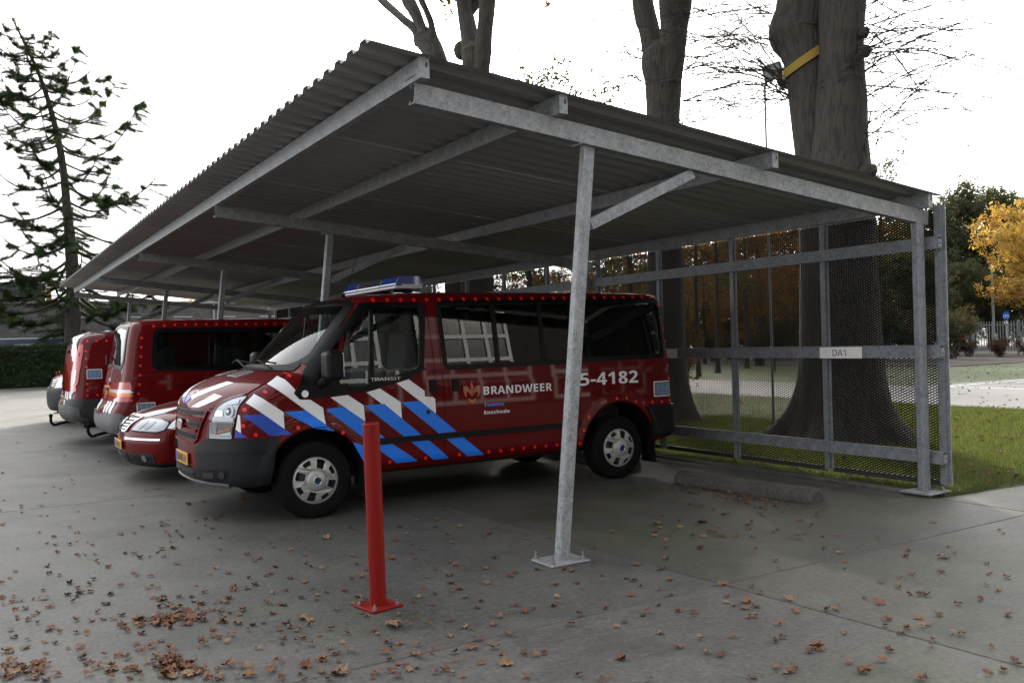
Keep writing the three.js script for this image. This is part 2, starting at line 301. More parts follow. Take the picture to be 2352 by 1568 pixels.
// a flat prism from a plan polygon [x,z]
function prism(pts, top, thick, bevel = 0.004) {
  const g = new THREE.ExtrudeGeometry(shapeOf(pts.map(p => [p[0], -p[1]])), { depth: thick, bevelEnabled: bevel > 0, bevelSize: bevel, bevelThickness: bevel, bevelSegments: 1 });
  g.rotateX(-Math.PI / 2); g.translate(0, top - thick - bevel, 0); return planUV(g);
}
{
  const soil = M(0.05, 0.045, 0.035, 1);
  const g = new THREE.CircleGeometry(700, 64); g.rotateX(-Math.PI / 2); g.translate(0, -0.07, 0); struct('ground', planUV(g), soil);
  const yard = new THREE.Group(); yard.name = 'paved_yard'; yard.userData.kind = 'structure'; scene.add(yard);
  const jx = z => 0.36 + 0.055 * (Math.max(-4.7, Math.min(6.7, z)) + 0.38);
  const zs = [12.4, 6.7, 1.03, -4.7, -10.4, -16.1, -21.8, -27.5, -33.2, -38.9], e = 0.009;
  for (let r = 0; r < zs.length - 1; r++) {
    const za = zs[r] - e, zb = zs[r + 1] + e;
    const xs = z => [-19.6, -14.6, -9.6, -4.6, jx(z), r === 0 ? 5.4 : 3.86, r === 0 ? 10.4 : null];
    for (let k = 0; k < 5; k++) part('slab', prism([[xs(za)[k] + e, za], [xs(za)[k + 1] - e, za], [xs(zb)[k + 1] - e, zb], [xs(zb)[k] + e, zb]], 0, 0.05), k === 4 ? slabAlgaeShade[r % 2] : slabMats[(r * 5 + k * 7) % 3], yard);
    if (r === 0) part('slab', prism([[5.41, za], [10.4, za], [10.4, zb], [5.41, zb]], 0, 0.05), concrete, yard);
  }
  part('slab', prism([[3.87, 6.69], [10.4, 6.69], [10.4, 0.62], [6.5, 0.42], [4.3, 0.24], [3.87, 0.2]], 0, 0.05), slabAlgaeShade[1], yard);
  // kerb blocks under the mesh wall
  const kerb = new THREE.Group(); kerb.name = 'kerb'; kerb.userData.kind = 'structure'; scene.add(kerb);
  for (let k = 0; k < 21; k++) { const z = 0.14 - k; const g2 = rbox(0.13, 0.12, 0.992, 0.012, 3.935, -0.035 + rr(-0.003, 0.003), z - 0.5); part('kerb_stone', planUV(g2), kerbMat, kerb); }
  // path and side yard
  const pathMap = texture(1024, (u, v) => { const a = fbm(n1, u, v, 6, 5), c = n3(u * 400, v * 400, 400), l = 0.115 * (0.8 + 0.3 * a + 0.16 * (c - 0.5)); return [lin2s(l * 1.03), lin2s(l * 0.98), lin2s(l * 0.93)]; }, true, 1 / 7);
  const pathMat = new THREE.MeshStandardMaterial({ map: pathMap, bumpMap: concreteBump, bumpScale: 0.002, roughness: 0.85, side: THREE.DoubleSide });
  struct('path', prism([[12.9, 3], [12.9, -60], [18.2, -60], [18.2, -9.5], [60, -9.5], [60, 3]], 0.012, 0.05), pathMat);
  const white = M(0.5, 0.5, 0.48, 0.7);
  const mark = (a, b, w) => struct('road_marking', bar(a, b, w, 0.004), white);
  mark([18.5, 0.0155, -8.9], [28, 0.0155, -8.9], 0.1); mark([18.4, 0.0155, -9.0], [18.4, 0.0155, -6.5], 0.1); mark([21, 0.0155, -8.4], [34, 0.0155, -8.0], 0.1);
  // lawns
  const lawnMap = texture(1024, (u, v) => { const a = fbm(n2, u, v, 7, 5), b = n1(u * 300, v * 300, 300), t = 0.6 + 0.8 * a * (0.5 + b); return [lin2s(0.042 * t), lin2s(0.058 * t), lin2s(0.012 * t)]; }, true, 1 / 6);
  const lawnMat = new THREE.MeshStandardMaterial({ map: lawnMap, roughness: 1, side: THREE.DoubleSide });
  const lawn = (pts) => struct('lawn', prism(pts, 0.002, 0.05), lawnMat);
  lawn([[4.005, 0.2], [4.3, 0.225], [6.5, 0.40], [10.4, 0.60], [12.88, 0.75], [12.88, -60], [4.005, -60]]);
  lawn([[18.22, -9.52], [60, -9.52], [60, -16], [38, -16.2], [31, -16.4], [30, -24], [34, -60], [18.22, -60]]);
  struct('planting_bed', prism([[31.02, -16.42], [60, -16.02], [60, -60], [34.02, -60], [30.02, -24]], 0.03, 0.05), M(0.035, 0.025, 0.018, 1));
  const roadMat = M(0.13, 0.125, 0.115, 0.85); struct('road', prism([[50, -9], [50, -140], [110, -200], [110, -9]], 0.045, 0.02), roadMat);
  // bank behind the hedge, far left
  struct('verge', prism([[-40, -38.95], [9, -38.95], [9, -60], [-40, -60]], 0.004, 0.05), lawnMat);
}
// grass blades on the near lawn: tufts nobody could count
{
  const tuft = (() => { const P = [], N = []; for (let i = 0; i < 7; i++) { const a = i * 2.4, h = 0.035 + 0.05 * ((i * 37 % 10) / 10), dx = Math.cos(a), dz = Math.sin(a), bx = dx * 0.02, bz = dz * 0.02, w = 0.0028, lx = dx * 0.035, lz = dz * 0.035; P.push(bx - dz * w, 0, bz + dx * w, bx + dz * w, 0, bz - dx * w, bx + lx, h, bz + lz); for (let q = 0; q < 3; q++) N.push(dx * 0.5, 0.8, dz * 0.5); } const g = new THREE.BufferGeometry(); g.setAttribute('position', new THREE.Float32BufferAttribute(P, 3)); g.setAttribute('normal', new THREE.Float32BufferAttribute(N, 3)); return g; })();
  const bladeMat = MP(1, 1, 1, 1, { transmission: 0.45, thickness: 0, specularIntensity: 0.4 }); const N = 60000, m = new THREE.InstancedMesh(tuft, bladeMat, N), d = new THREE.Object3D(), col = new THREE.Color();
  let k = 0; while (k < N) {
    const near = rnd(), x = near < 0.5 ? rr(4.01, 8.5) : rr(4.01, 12.85), z = near < 0.5 ? rr(-7, 0.55) : near < 0.85 ? rr(-(x - 4) * 0.66 - 0.8, -(x - 4) * 0.36 + 0.4) : rr(-14, 0.7);
    if (z > 0.2 + (x - 4) * 0.065) continue;
    d.position.set(x, 0.0, z); d.rotation.set(rr(-0.2, 0.2), rr(0, 6.28), rr(-0.2, 0.2)); const s = rr(0.5, 1.15) * (x < 4.15 ? 0.8 : 1); d.scale.set(s * 1.3, s, s * 1.3); d.updateMatrix(); m.setMatrixAt(k, d.matrix);
    const t = rr(0.6, 1.3), y = rnd() < 0.12 ? 1.5 : 1; col.setRGB(0.145 * t * y, 0.18 * t, 0.028 * t); m.setColorAt(k, col); k++;
  }
  m.name = 'grass'; m.userData = { kind: 'stuff', label: 'short green grass of the lawn behind the mesh wall', category: 'grass' }; m.castShadow = m.receiveShadow = true; scene.add(m);
}

// ---------- carport of galvanised steel ----------
const zincMap = texture(384, (u, v) => {
  // spangled zinc: small crystal patches, runs and dull stains
  const cell = (p, s) => { let best = 9, id = 0; const x = u * p, y = v * p, xi = Math.floor(x), yi = Math.floor(y); for (let a = -1; a <= 1; a++) for (let b = -1; b <= 1; b++) { const cx = ((xi + a) % p + p) % p, cy = ((yi + b) % p + p) % p, h1 = n1(cx + 0.001, cy + 0.001, 4096), h2 = n2(cx + 0.001, cy + 0.001, 4096), d = (x - xi - a - h1) ** 2 + (y - yi - b - h2) ** 2; if (d < best) { best = d; id = n3(cx + s, cy + 0.001, 4096); } } return id; };
  const l = 0.3 * (0.62 + 0.34 * cell(48, 0.001) + 0.22 * cell(17, 0.001) + 0.4 * (fbm(n2, u, v, 6, 4) - 0.5) + 0.18 * (n1(u * 300, v * 12, 300) - 0.5));
  return [lin2s(l * 0.97), lin2s(l), lin2s(l * 1.03)];
}, true, 1 / 0.45);
const zinc = new THREE.MeshStandardMaterial({ map: zincMap, metalness: 0.3, roughness: 0.5, side: THREE.DoubleSide });
const zincDull = new THREE.MeshStandardMaterial({ map: zincMap, color: C(0.85, 0.87, 0.9), metalness: 0.35, roughness: 0.55, side: THREE.DoubleSide });
const sheetSteel = M(0.28, 0.277, 0.268, 0.5, { metalness: 0.2 });
const meshSteel = MP(0.011, 0.0115, 0.012, 0.7, { specularIntensity: 0.35 });
const boltSteel = M(0.35, 0.35, 0.35, 0.35, { metalness: 0.8 });
const port = thing('carport', 'long galvanised steel carport with corrugated roof and expanded mesh back wall', 'carport');
{
  const bay = 5.053, n = 5, th = Math.atan2(2.918 - 2.438, 5.031), yb = x => 2.918 - (x + 1.013) * Math.tan(th), H = 0.126;
  const put = (name, g, m = zinc, par = port) => part(name, boxUV(g), m, par);
  // a C section: web h tall, flanges f wide; drawn along +x from 0 to L, web on the +z side
  const csec = (L, h, f, t = 0.006) => merge([box(L, h, t, L / 2, h / 2, -t / 2), box(L, t, f - t, L / 2, t / 2, -t - (f - t) / 2), box(L, t, f - t, L / 2, h - t / 2, -t - (f - t) / 2), box(L, 0.02, t, L / 2, t + 0.01, -f + t / 2), box(L, 0.02, t, L / 2, h - t - 0.01, -f + t / 2)]);
  const Ra = 5.12 / Math.cos(th);
  for (let k = 0; k < n; k++) {
    const z = -k * bay;
    const g = csec(Ra, H, 0.07); g.rotateZ(-th); g.translate(-1.013, 2.918, z + 0.03); put('rafter', g);
    // leaning front post, square to the rafter; octagonal-edged C profile
    const L = 2.80 / Math.cos(0.1087), pts = [[-0.045, -0.06], [0.045, -0.06], [0.06, -0.045], [0.06, 0.045], [0.045, 0.06], [-0.045, 0.06], [-0.06, 0.045], [-0.06, -0.045]];
    const ps = new THREE.ExtrudeGeometry(shapeOf(pts.map(p => [p[0] * 0.72, p[1] * 0.58])), { depth: L, bevelEnabled: false }); ps.rotateX(-Math.PI / 2); ps.rotateZ(-0.1087); ps.translate(0, 0.012, 0);
    ps.translate(0, 0, z); const post = put('post', ps);
    put('base_plate', rbox(0.31, 0.014, 0.25, 0.004, -0.01, 0.009, z), zinc, post);
    for (const [a, b] of [[-0.14, -0.1], [-0.14, 0.1], [0.1, -0.1], [0.1, 0.1]]) put('anchor_bolt', merge([cyl(0.022, 0.022, 0.006, 12, a, 0.019, z + b), cyl(0.014, 0.014, 0.016, 6, a, 0.03, z + b), cyl(0.007, 0.007, 0.05, 8, a, 0.045, z + b)]), boltSteel, post);
    for (const y of [0.10, 0.36, 1.2, 1.85]) { const x = y * 0.109 - 0.0435; const bl = cyl(0.008, 0.008, 0.01, 8, 0, 0, 0, 'x'); bl.translate(x - 0.002, y, z + 0.018); put('bolt', bl, boltSteel, post); }
    const cap = rbox(0.2, 0.012, 0.14, 0.003); cap.rotateZ(-th); cap.translate(0.315, yb(0.315) - 0.008, z); put('head_plate', cap, zinc, post);
    // brace
    put('brace', bar([0.315, 2.255, z - 0.02], [1.27, yb(1.27) - 0.02, z - 0.02], 0.05, 0.075), zinc);
    // wall post
    const wp = new THREE.ExtrudeGeometry(shapeOf([[-0.05, -0.025], [-0.04, -0.036], [0.04, -0.036], [0.05, -0.025], [0.05, 0.025], [0.04, 0.036], [-0.04, 0.036], [-0.05, 0.025]]), { depth: 2.43, bevelEnabled: false }); wp.rotateX(-Math.PI / 2); wp.translate(3.99, 0.012, z); const w = put('wall_post', wp, zincDull);
    put('base_plate', rbox(0.34, 0.014, 0.30, 0.004, 3.98, 0.028, z + 0.02), zinc, w);
    for (const [a, b] of [[0.12, 0.11], [-0.12, 0.11], [0.12, -0.08]]) put('anchor_bolt', merge([cyl(0.02, 0.02, 0.006, 12, 3.98 + a, 0.039, z + b), cyl(0.013, 0.013, 0.03, 6, 3.98 + a, 0.054, z + b)]), boltSteel, w);
  }
  // purlins, in lengths that meet over the rafters
  const purlinX = [-0.985, 0.02, 2.01, 4.0];
  for (const x of purlinX) for (let k = 0; k < n - 1; k++) {
    const z1 = k ? -k * bay : 0.12, z0 = k === n - 2 ? -(k + 1) * bay - 0.12 : -(k + 1) * bay + 0.004, y0 = yb(x) + H / Math.cos(th) + 0.002;
    const g = csec(z1 - z0, 0.125, 0.06); g.rotateY(-Math.PI / 2);
    g.computeBoundingBox(); const bb = g.boundingBox; g.translate(x - (bb.min.x + bb.max.x) / 2, y0, z0 - bb.min.z);
    const p = put('purlin', g);
    if (k === 0) { put('end_plate', rbox(0.066, 0.128, 0.008, 0.002, x, y0 + 0.0635, 0.1255), zinc, p); put('slot', rbox(0.012, 0.03, 0.003, 0.001, x + 0.012, y0 + 0.08, 0.131), inkBlack, p); for (let q = 0; q < 4; q++) { const b2 = cyl(0.007, 0.007, 0.01, 8, 0, 0, 0, 'x'); b2.translate(x - 0.033, y0 + 0.035, 0.04 - q * 0.035); put('bolt', b2, boltSteel, p); } }
  }
  // trapezoidal roof sheets, ribs down the slope; five ribs to a sheet
  const pitch = 0.207, sheetX0 = -1.335, sheetX1 = 4.135, yTop = x => yb(x) + H / Math.cos(th) + 0.131;
  const profile = []; for (let r = 0; r < 5; r++) for (const [u, v] of [[0, 0], [0.06, 0], [0.085, 0.035], [0.165, 0.035], [0.19, 0], [0.207, 0]]) { if (u === 0.207 && r < 4) continue; profile.push([r * pitch + u, v]); }
  const sheetGeo = (() => { // solid thin sheet: top and underside with edges
    const t = 0.0012, P = [], N = [], I = [], L0 = sheetX0, L1 = sheetX1, tn = Math.tan(th);
    const quad = (a, b, c, d) => { const q = P.length / 3, e1 = new V3(b[0] - a[0], b[1] - a[1], b[2] - a[2]), e2 = new V3(d[0] - a[0], d[1] - a[1], d[2] - a[2]); e1.cross(e2).normalize(); for (const p of [a, b, c, d]) { P.push(...p); N.push(e1.x, e1.y, e1.z); } I.push(q, q + 1, q + 2, q, q + 2, q + 3); };
    for (let i = 0; i < profile.length - 1; i++) {
      const [u0, v0] = profile[i], [u1, v1] = profile[i + 1], y = (x, v) => (x0 => -(x - x0) * tn)(L0) + v;
      quad([L0, y(L0, v0) + t, -u0], [L1, y(L1, v0) + t, -u0], [L1, y(L1, v1) + t, -u1], [L0, y(L0, v1) + t, -u1]);
      quad([L0, y(L0, v0) - t, -u0], [L0, y(L0, v1) - t, -u1], [L1, y(L1, v1) - t, -u1], [L1, y(L1, v0) - t, -u0]);
      quad([L0, y(L0, v0) - t, -u0], [L0, y(L0, v0) + t, -u0], [L0, y(L0, v1) + t, -u1], [L0, y(L0, v1) - t, -u1]);
      quad([L1, y(L1, v0) - t, -u0], [L1, y(L1, v1) - t, -u1], [L1, y(L1, v1) + t, -u1], [L1, y(L1, v0) + t, -u0]);
    }
    const g = new THREE.BufferGeometry(); g.setAttribute('position', new THREE.Float32BufferAttribute(P, 3)); g.setAttribute('normal', new THREE.Float32BufferAttribute(N, 3)); g.setIndex(I); return g;
  })();
  const tones = [sheetSteel, M(0.262, 0.26, 0.25, 0.52, { metalness: 0.2 }), M(0.298, 0.295, 0.286, 0.48, { metalness: 0.2 })];
  for (let k = 0; k < 20; k++) { const s = part('roof_sheet', sheetGeo, tones[(k * 7) % 3], port); s.position.set(0, yTop(sheetX0) + (k % 2) * 0.0028, 0.155 - k * 5 * pitch); }
  // girts of the back wall
  for (const [y, h] of [[2.205, 0.112], [1.222, 0.118], [0.268, 0.112]]) for (let k = 0; k < 4; k++) {
    const z1 = k ? -k * bay - 0.004 : 0.135, z0 = -(k + 1) * bay - (k === 3 ? 0.12 : 0);
    const g = csec(z1 - z0, h, 0.06); g.rotateY(-Math.PI / 2); g.computeBoundingBox(); g.translate(4.075 - g.boundingBox.min.x, y, z0 - g.boundingBox.min.z);
    const p = put('wall_rail', g, zincDull);
    if (k === 0) { put('cleat', rbox(0.05, h * 0.7, 0.005, 0.002, 4.105, y + h * 0.45, 0.138), zincDull, p); put('bolt', cyl(0.008, 0.008, 0.01, 8, 4.11, y + h * 0.5, 0.143, 'z'), boltSteel, p); }
  }
  // upright hat profiles and expanded mesh panels
  const pz = []; for (let k = 0; k <= 16; k++) pz.push(0.1 - 1.269 * k);
  pz.forEach((z, k) => {
    put('mesh_upright', merge([box(0.03, 2.52, 0.055, 4.155, 1.335, z), box(0.003, 2.52, 0.03, 4.168, 1.335, z + 0.04), box(0.003, 2.52, 0.03, 4.168, 1.335, z - 0.04)]), zincDull);
    if (k === 0) put('edge_strip', box(0.005, 2.53, 0.04, 4.1735, 1.335, z + 0.036), M(0.5, 0.5, 0.46, 0.4, { metalness: 0.4 }));
  });
  const panel = (w, h, per, row) => { // zigzag strands, each a tilted strip
    const P = [], N = [], I = [], rows = Math.round(h / row), half = per / 2, seg = Math.round(w / half), sw = 0.0069;
    for (let r = 0; r < rows; r++) for (let s = 0; s < seg; s++) {
      const up = (r + s) % 2 ? 1 : -1, y0 = r * row - up * row / 2, y1 = r * row + up * row / 2, z0 = -s * half, z1 = -(s + 1) * half, q = P.length / 3, dx = 0.0042, dy = sw * 0.8;
      P.push(-dx, y0 + dy, z0, dx, y0 - dy, z0, dx, y1 - dy, z1, -dx, y1 + dy, z1); const nv = new V3(dx * 2, -2 * dy, 0).cross(new V3(0, y1 - y0, z1 - z0)).normalize(); for (let i = 0; i < 4; i++) N.push(nv.x, nv.y, nv.z); I.push(q, q + 1, q + 2, q, q + 2, q + 3);
    }
    const g = new THREE.BufferGeometry(); g.setAttribute('position', new THREE.Float32BufferAttribute(P, 3)); g.setAttribute('normal', new THREE.Float32BufferAttribute(N, 3)); g.setIndex(I); return g;
  };
  const pg = panel(1.24, 2.49, 0.055, 0.0127);
  for (let k = 0; k < 16; k++) { const p = part('mesh_panel', pg, meshSteel, port); p.position.set(4.185, 0.09, pz[k] - 0.014); put('panel_edge', box(0.012, 0.05, 1.2, 4.188, 0.083, pz[k] - 0.634), M(0.03, 0.03, 0.032, 0.6), p).position.set(-4.185, -0.09, -(pz[k] - 0.014)); }
}
// bay signs on the middle rail
const signWhite = M(0.82, 0.82, 0.78, 0.5);
function baySign(z, txt, label) {
  const t = thing('bay_sign', label, 'sign', [4.066, 1.275, z], 0, 'bay signs along the back wall');
  part('board', rbox(0.006, 0.112, 0.50, 0.003), signWhite, t);
  const g = new THREE.ShapeGeometry(words(txt, -0.09, -0.032, 0.155, 0.064, fontR), 4); g.rotateY(-Math.PI / 2); g.translate(-0.0042, 0, 0); part('sign_letters', g, inkBlack, t);
  for (const [y, q] of [[0.02, -0.17], [-0.03, -0.14], [0.025, -0.12]]) part('screw', cyl(0.004, 0.004, 0.004, 8, -0.0045, y, q, 'x'), boltSteel, t);
}
baySign(-0.92, 'DA1', 'white bay sign reading DA1 on the middle wall rail');
baySign(-3.55, 'DA2', 'white bay sign half hidden behind the crew van tail');
// red bollards
const bollardRed = MP(0.18, 0.0085, 0.006, 0.45, { specularIntensity: 0.3 });
function bollard(x, z, tilt, label) {
  const b = thing('bollard', label, 'bollard', [x, 0, z]); const h = 1.02, r = 0.047;
  const g = new THREE.LatheGeometry([[r, 0], [r, h - 0.008], [r - 0.004, h], [r - 0.008, h - 0.002], [r - 0.008, h - 0.3]].map(q => new THREE.Vector2(...q)), 32); g.rotateZ(tilt); g.translate(0, 0.012, 0); part('tube', g, bollardRed, b);
  part('base_plate', rbox(0.2, 0.014, 0.2, 0.004, 0, 0.008, 0).rotateY(0.2), bollardRed, b);
  for (const [a, c] of [[-0.075, -0.075], [0.075, -0.075], [0.075, 0.075], [-0.075, 0.075]]) part('bolt', merge([cyl(0.012, 0.012, 0.012, 6, a, 0.021, c), cyl(0.006, 0.006, 0.02, 8, a, 0.032, c)]).rotateY(0.2), boltSteel, b);
  const hole = cyl(0.005, 0.005, 0.01, 8, 0, 0, 0, 'z'); hole.translate(-0.045, h - 0.03, r - 0.004); part('hole', hole, inkBlack, b);
}
bollard(-1.40, 0.21, 0.016, 'red steel bollard bolted to the concrete before the striped van');
bollard(-1.47, -19.8, 0, 'distant red bollard beyond the row of vans');
// concrete wheel stops
const stopMat = new THREE.MeshStandardMaterial({ map: concreteMap, bumpMap: concreteBump, bumpScale: 0.003, color: C(0.95, 0.92, 0.88), roughness: 0.9 });
function wheelStop(x, z0, z1, skew, label) {
  const L = z1 - z0, sh = shapeOf(rounded([[-0.085, 0], [-0.078, 0.05], [-0.035, 0.088], [0.035, 0.088], [0.078, 0.05], [0.085, 0]], 0.02, 3));
  const g = new THREE.ExtrudeGeometry(sh, { depth: L - 0.06, bevelEnabled: true, bevelSize: 0.03, bevelThickness: 0.03, bevelSegments: 3, steps: 24 });
  const p = g.attributes.position; for (let i = 0; i < p.count; i++) { const y = p.getY(i); p.setY(i, Math.max(0.0, y) + (y > 0.04 ? (n1(p.getZ(i) * 5 + 9, p.getX(i) * 9 + 5, 4096) - 0.5) * 0.012 : 0)); }
  g.computeVertexNormals(); planUV(g); g.translate(0, 0.002, 0.03 - L / 2); const m = solo('wheel_stop', g, stopMat, label, 'wheel stop', 'concrete wheel stops'); m.position.set(x, 0, (z0 + z1) / 2); m.rotation.y = skew;
}
wheelStop(2.86, -1.92, -0.30, 0.075, 'worn grey concrete wheel stop in the empty bay');
wheelStop(2.98, -4.6, -2.86, 0.02, 'grey concrete wheel stop behind the striped van rear wheel');

// ---------- vehicles ----------
const paintRed = MP(0.105, 0.0025, 0.0032, 0.5, { specularIntensity: 0.1, clearcoat: 0.42, clearcoatRoughness: 0.03 });
const trimBlack = MP(0.004, 0.004, 0.0045, 0.35, { specularIntensity: 0.3 });
const rubber = MP(0.0055, 0.0055, 0.0055, 0.8, { specularIntensity: 0.25 });
const plasticDark = MP(0.007, 0.0072, 0.0078, 0.5, { specularIntensity: 0.35 });
const bumperGrey = MP(0.013, 0.014, 0.0165, 0.5, { specularIntensity: 0.4 });
const cabin = M(0.012, 0.0125, 0.013, 0.9);
const seatCloth = M(0.028, 0.03, 0.033, 0.95);
const glassClear = MP(0.62, 0.7, 0.66, 0.0, { transmission: 1, thickness: 0, ior: 1.5 });
const glassTint = MP(0.2, 0.26, 0.24, 0.0, { transmission: 1, thickness: 0, ior: 1.5 });
const lampGlass = MP(0.92, 0.94, 0.95, 0.02, { transmission: 1, thickness: 0, ior: 1.5 });
const chrome = M(0.8, 0.8, 0.82, 0.08, { metalness: 1 });
const reflectorSilver = M(0.75, 0.76, 0.78, 0.2, { metalness: 1 });
const silverPaint = MP(0.36, 0.355, 0.34, 0.38, { metalness: 0.25, clearcoat: 0.5, clearcoatRoughness: 0.2 });
const foilWhite = M(0.82, 0.83, 0.84, 0.42);
const foilBlue = M(0.005, 0.18, 0.8, 0.42);
const foilNavy = M(0.014, 0.065, 0.42, 0.42);
const dotRed = M(0.7, 0.015, 0.01, 0.4);
const lampRed = MP(0.4, 0.008, 0.006, 0.12, { clearcoat: 1 });
const lampOrange = MP(0.85, 0.2, 0.01, 0.12, { clearcoat: 1 });
const lampWhite = MP(0.75, 0.75, 0.75, 0.12, { clearcoat: 1 });
const plateYellow = M(0.5, 0.25, 0.012, 0.45);
const plateBlue = M(0.02, 0.05, 0.4, 0.45);
const foilGrey = M(0.16, 0.165, 0.17, 0.4);
const foilCyan = M(0.06, 0.42, 0.85, 0.42);
const lettersBlue = M(0.1, 0.25, 0.85, 0.42);
const rimSteel = M(0.12, 0.12, 0.118, 0.5, { metalness: 0.5 });
const emblemRed = M(0.5, 0.055, 0.015, 0.45), emblemTan = M(0.3, 0.17, 0.07, 0.45);

function field(s) {
  const prof = polyTable(s.profile, 0.01, 0.4);
  const outer = (x, y, z) => {
    const a = Math.abs(z), q = a / s.half;
    const bul = s.bulge * (x < s.bx[0][s.bx[0].length - 1] ? Math.pow(q, s.bulgePow ?? 2.4) * lerpTab(s.bx[0], s.bx[1], x) : 0);
    const xe = x - bul + (s.rearBulge ?? 0.05) * q * q * q * smooth(s.rear - 0.9, s.rear - 0.1, x);
    const ye = y + s.crown * q * q * smooth(0.85, 1.1, y / s.crownY);
    let w = lerpTab(s.w[0], s.w[1], y);
    for (const [ax, ar] of s.arches) { const d = Math.hypot(x - ax, y - s.wheelR) - ar - 0.02; if (d > -0.15 && d < 0.15) w += 0.014 * Math.exp(-d * d / 0.002025); }
    if (s.plan) w -= s.plan(x, y);
    return smax(prof(xe, ye), a - w, s.round ?? 0.13);
  };
  const tabs = (s.sideWindows ?? []).map(p => polyTable(p, 0.01, 0.2)), ft = (s.frontWindows ?? []).map(p => polyTable(p, 0.01, 0.2)), rt = (s.rearWindows ?? []).map(p => polyTable(p, 0.01, 0.2));
  const arch = (x, y, z) => { let d = 1e9; for (const [ax, ar] of s.arches) d = Math.min(d, Math.max(Math.hypot(x - ax, y - s.wheelR) - ar, s.archIn - Math.abs(z))); return d; };
  const solid = (x, y, z) => {
    const o = outer(x, y, z); if (o > 0.12) return o;
    const ar = arch(x, y, z);
    let v = Math.max(o + 0.05, s.floor - y, s.cabinFrom - x); v = Math.max(v, 0.05 - ar);
    let d = Math.max(o, -v, -ar); const a = Math.abs(z);
    if (y > s.floor) {
      if (a > 0.45) for (const t of tabs) d = Math.max(d, -t(x, y));
      if (x < s.screenTo) for (const t of ft) d = Math.max(d, -t(a, y));
      if (x > s.rear - 0.7) for (const t of rt) d = Math.max(d, -t(a, y));
    }
    return d;
  };
  return { outer, solid };
}
const housing = (x, z, mid) => 'wheel_housing' + (x < mid ? 'a' : 'b') + (z < 0 ? 'a' : 'b');
function addHousings(par, g) { for (const k in g) if (k.startsWith('wheel_housing')) part('wheel_housing', g[k], plasticDark, par); }
function ringShape(poly, t) { return shapeOf(inset(poly, -t), [poly]); }
function wheelGeo(r, w) { // tyre profile turned round the z axis
  const rim = r * 0.60, p = [[rim, -w * 0.44], [rim + 0.02, -w * 0.5], [r - 0.06, -w * 0.5], [r - 0.022, -w * 0.45], [r, -w * 0.36], [r, -w * 0.12], [r - 0.009, -w * 0.115], [r - 0.009, -w * 0.095], [r, -w * 0.09], [r, w * 0.09], [r - 0.009, w * 0.095], [r - 0.009, w * 0.115], [r, w * 0.12], [r, w * 0.36], [r - 0.022, w * 0.45], [r - 0.06, w * 0.5], [rim + 0.03, w * 0.5], [rim + 0.018, w * 0.48], [rim, w * 0.44]];
  const g = new THREE.LatheGeometry(p.map(q => new THREE.Vector2(q[0], q[1])), 48); g.rotateX(Math.PI / 2); return g;
}
// hub cap with eight openings, a domed centre and a dark steel wheel behind
function hubCap(r, n = 8) {
  const sh = shapeOf(Array.from({ length: 56 }, (_, i) => [r * Math.cos(i / 56 * 2 * Math.PI), r * Math.sin(i / 56 * 2 * Math.PI)]));
  const R1 = r * 0.60, R2 = r * 0.93;
  for (let i = 0; i < n; i++) {
    const a = (i + 0.5) / n * 6.2832 + 0.1, deep = i % 2 ? 1 : 0, w1 = 0.2 + 0.06 * deep, w2 = 0.23, pts = [], r1 = deep ? R1 * 0.86 : R1 * 1.18;
    for (let k = 0; k <= 4; k++) pts.push([R2, a - w2 + 2 * w2 * k / 4]); for (let k = 4; k >= 0; k--) pts.push([r1, a - w1 * 1.15 + 2.3 * w1 * k / 4]);
    sh.holes.push(new THREE.Path(rounded(pts.map(([q, t]) => [q * Math.cos(t), q * Math.sin(t)]), 0.012, 2).map(q => new THREE.Vector2(...q))));
  }
  const g = new THREE.ExtrudeGeometry(sh, { depth: 0.006, bevelEnabled: true, bevelSize: 0.003, bevelThickness: 0.004, bevelSegments: 2, curveSegments: 40 });
  const p = g.attributes.position; for (let i = 0; i < p.count; i++) { const d = Math.hypot(p.getX(i), p.getY(i)) / r; p.setZ(i, p.getZ(i) + 0.03 * (1 - d * d) - 0.012 * smooth(0.8, 1, d)); }
  g.computeVertexNormals(); return g;
}
function addWheel(par, x, z, r, w, style) {
  const s = Math.sign(z), t = part('wheel', wheelGeo(r, w), rubber, par); t.position.set(x, r - 0.004, z); if (s < 0) t.rotation.y = Math.PI;
  const rim = r * 0.605;
  const lp = [[0.03, 0.03], [rim * 0.5, 0.035], [rim * 0.66, -0.005], [rim * 0.9, -0.02], [rim * 0.92, w * 0.42], [rim, w * 0.49], [rim * 1.01, w * 0.44]].map(q => new THREE.Vector2(q[0], q[1]));
  const lg = new THREE.LatheGeometry(lp, 36); lg.rotateX(Math.PI / 2); part('rim', lg, rimSteel, t);
  const hc = hubCap(rim * 0.985); hc.translate(0, 0, w * 0.47); part('hub_cap', hc, silverPaint, t);
  const dome = new THREE.LatheGeometry([[0.001, 0.026], [rim * 0.2, 0.025], [rim * 0.36, 0.018], [rim * 0.44, 0.006], [rim * 0.45, -0.004]].map(q => new THREE.Vector2(q[0], q[1])), 32); dome.rotateX(Math.PI / 2); dome.translate(0, 0, w * 0.47 + 0.028); part('hub_centre', dome, silverPaint, t);
  if (style === 'badge') { const b = cyl(rim * 0.17, rim * 0.17, 0.006, 24, 0, 0, w * 0.47 + 0.055, 'z'); part('hub_badge', b, MP(0.01, 0.03, 0.12, 0.2, { clearcoat: 1 }), t); const o = new THREE.TorusGeometry(rim * 0.17, 0.004, 6, 24); o.translate(0, 0, w * 0.47 + 0.057); part('hub_ring', o, chrome, t); }
  return t;
}
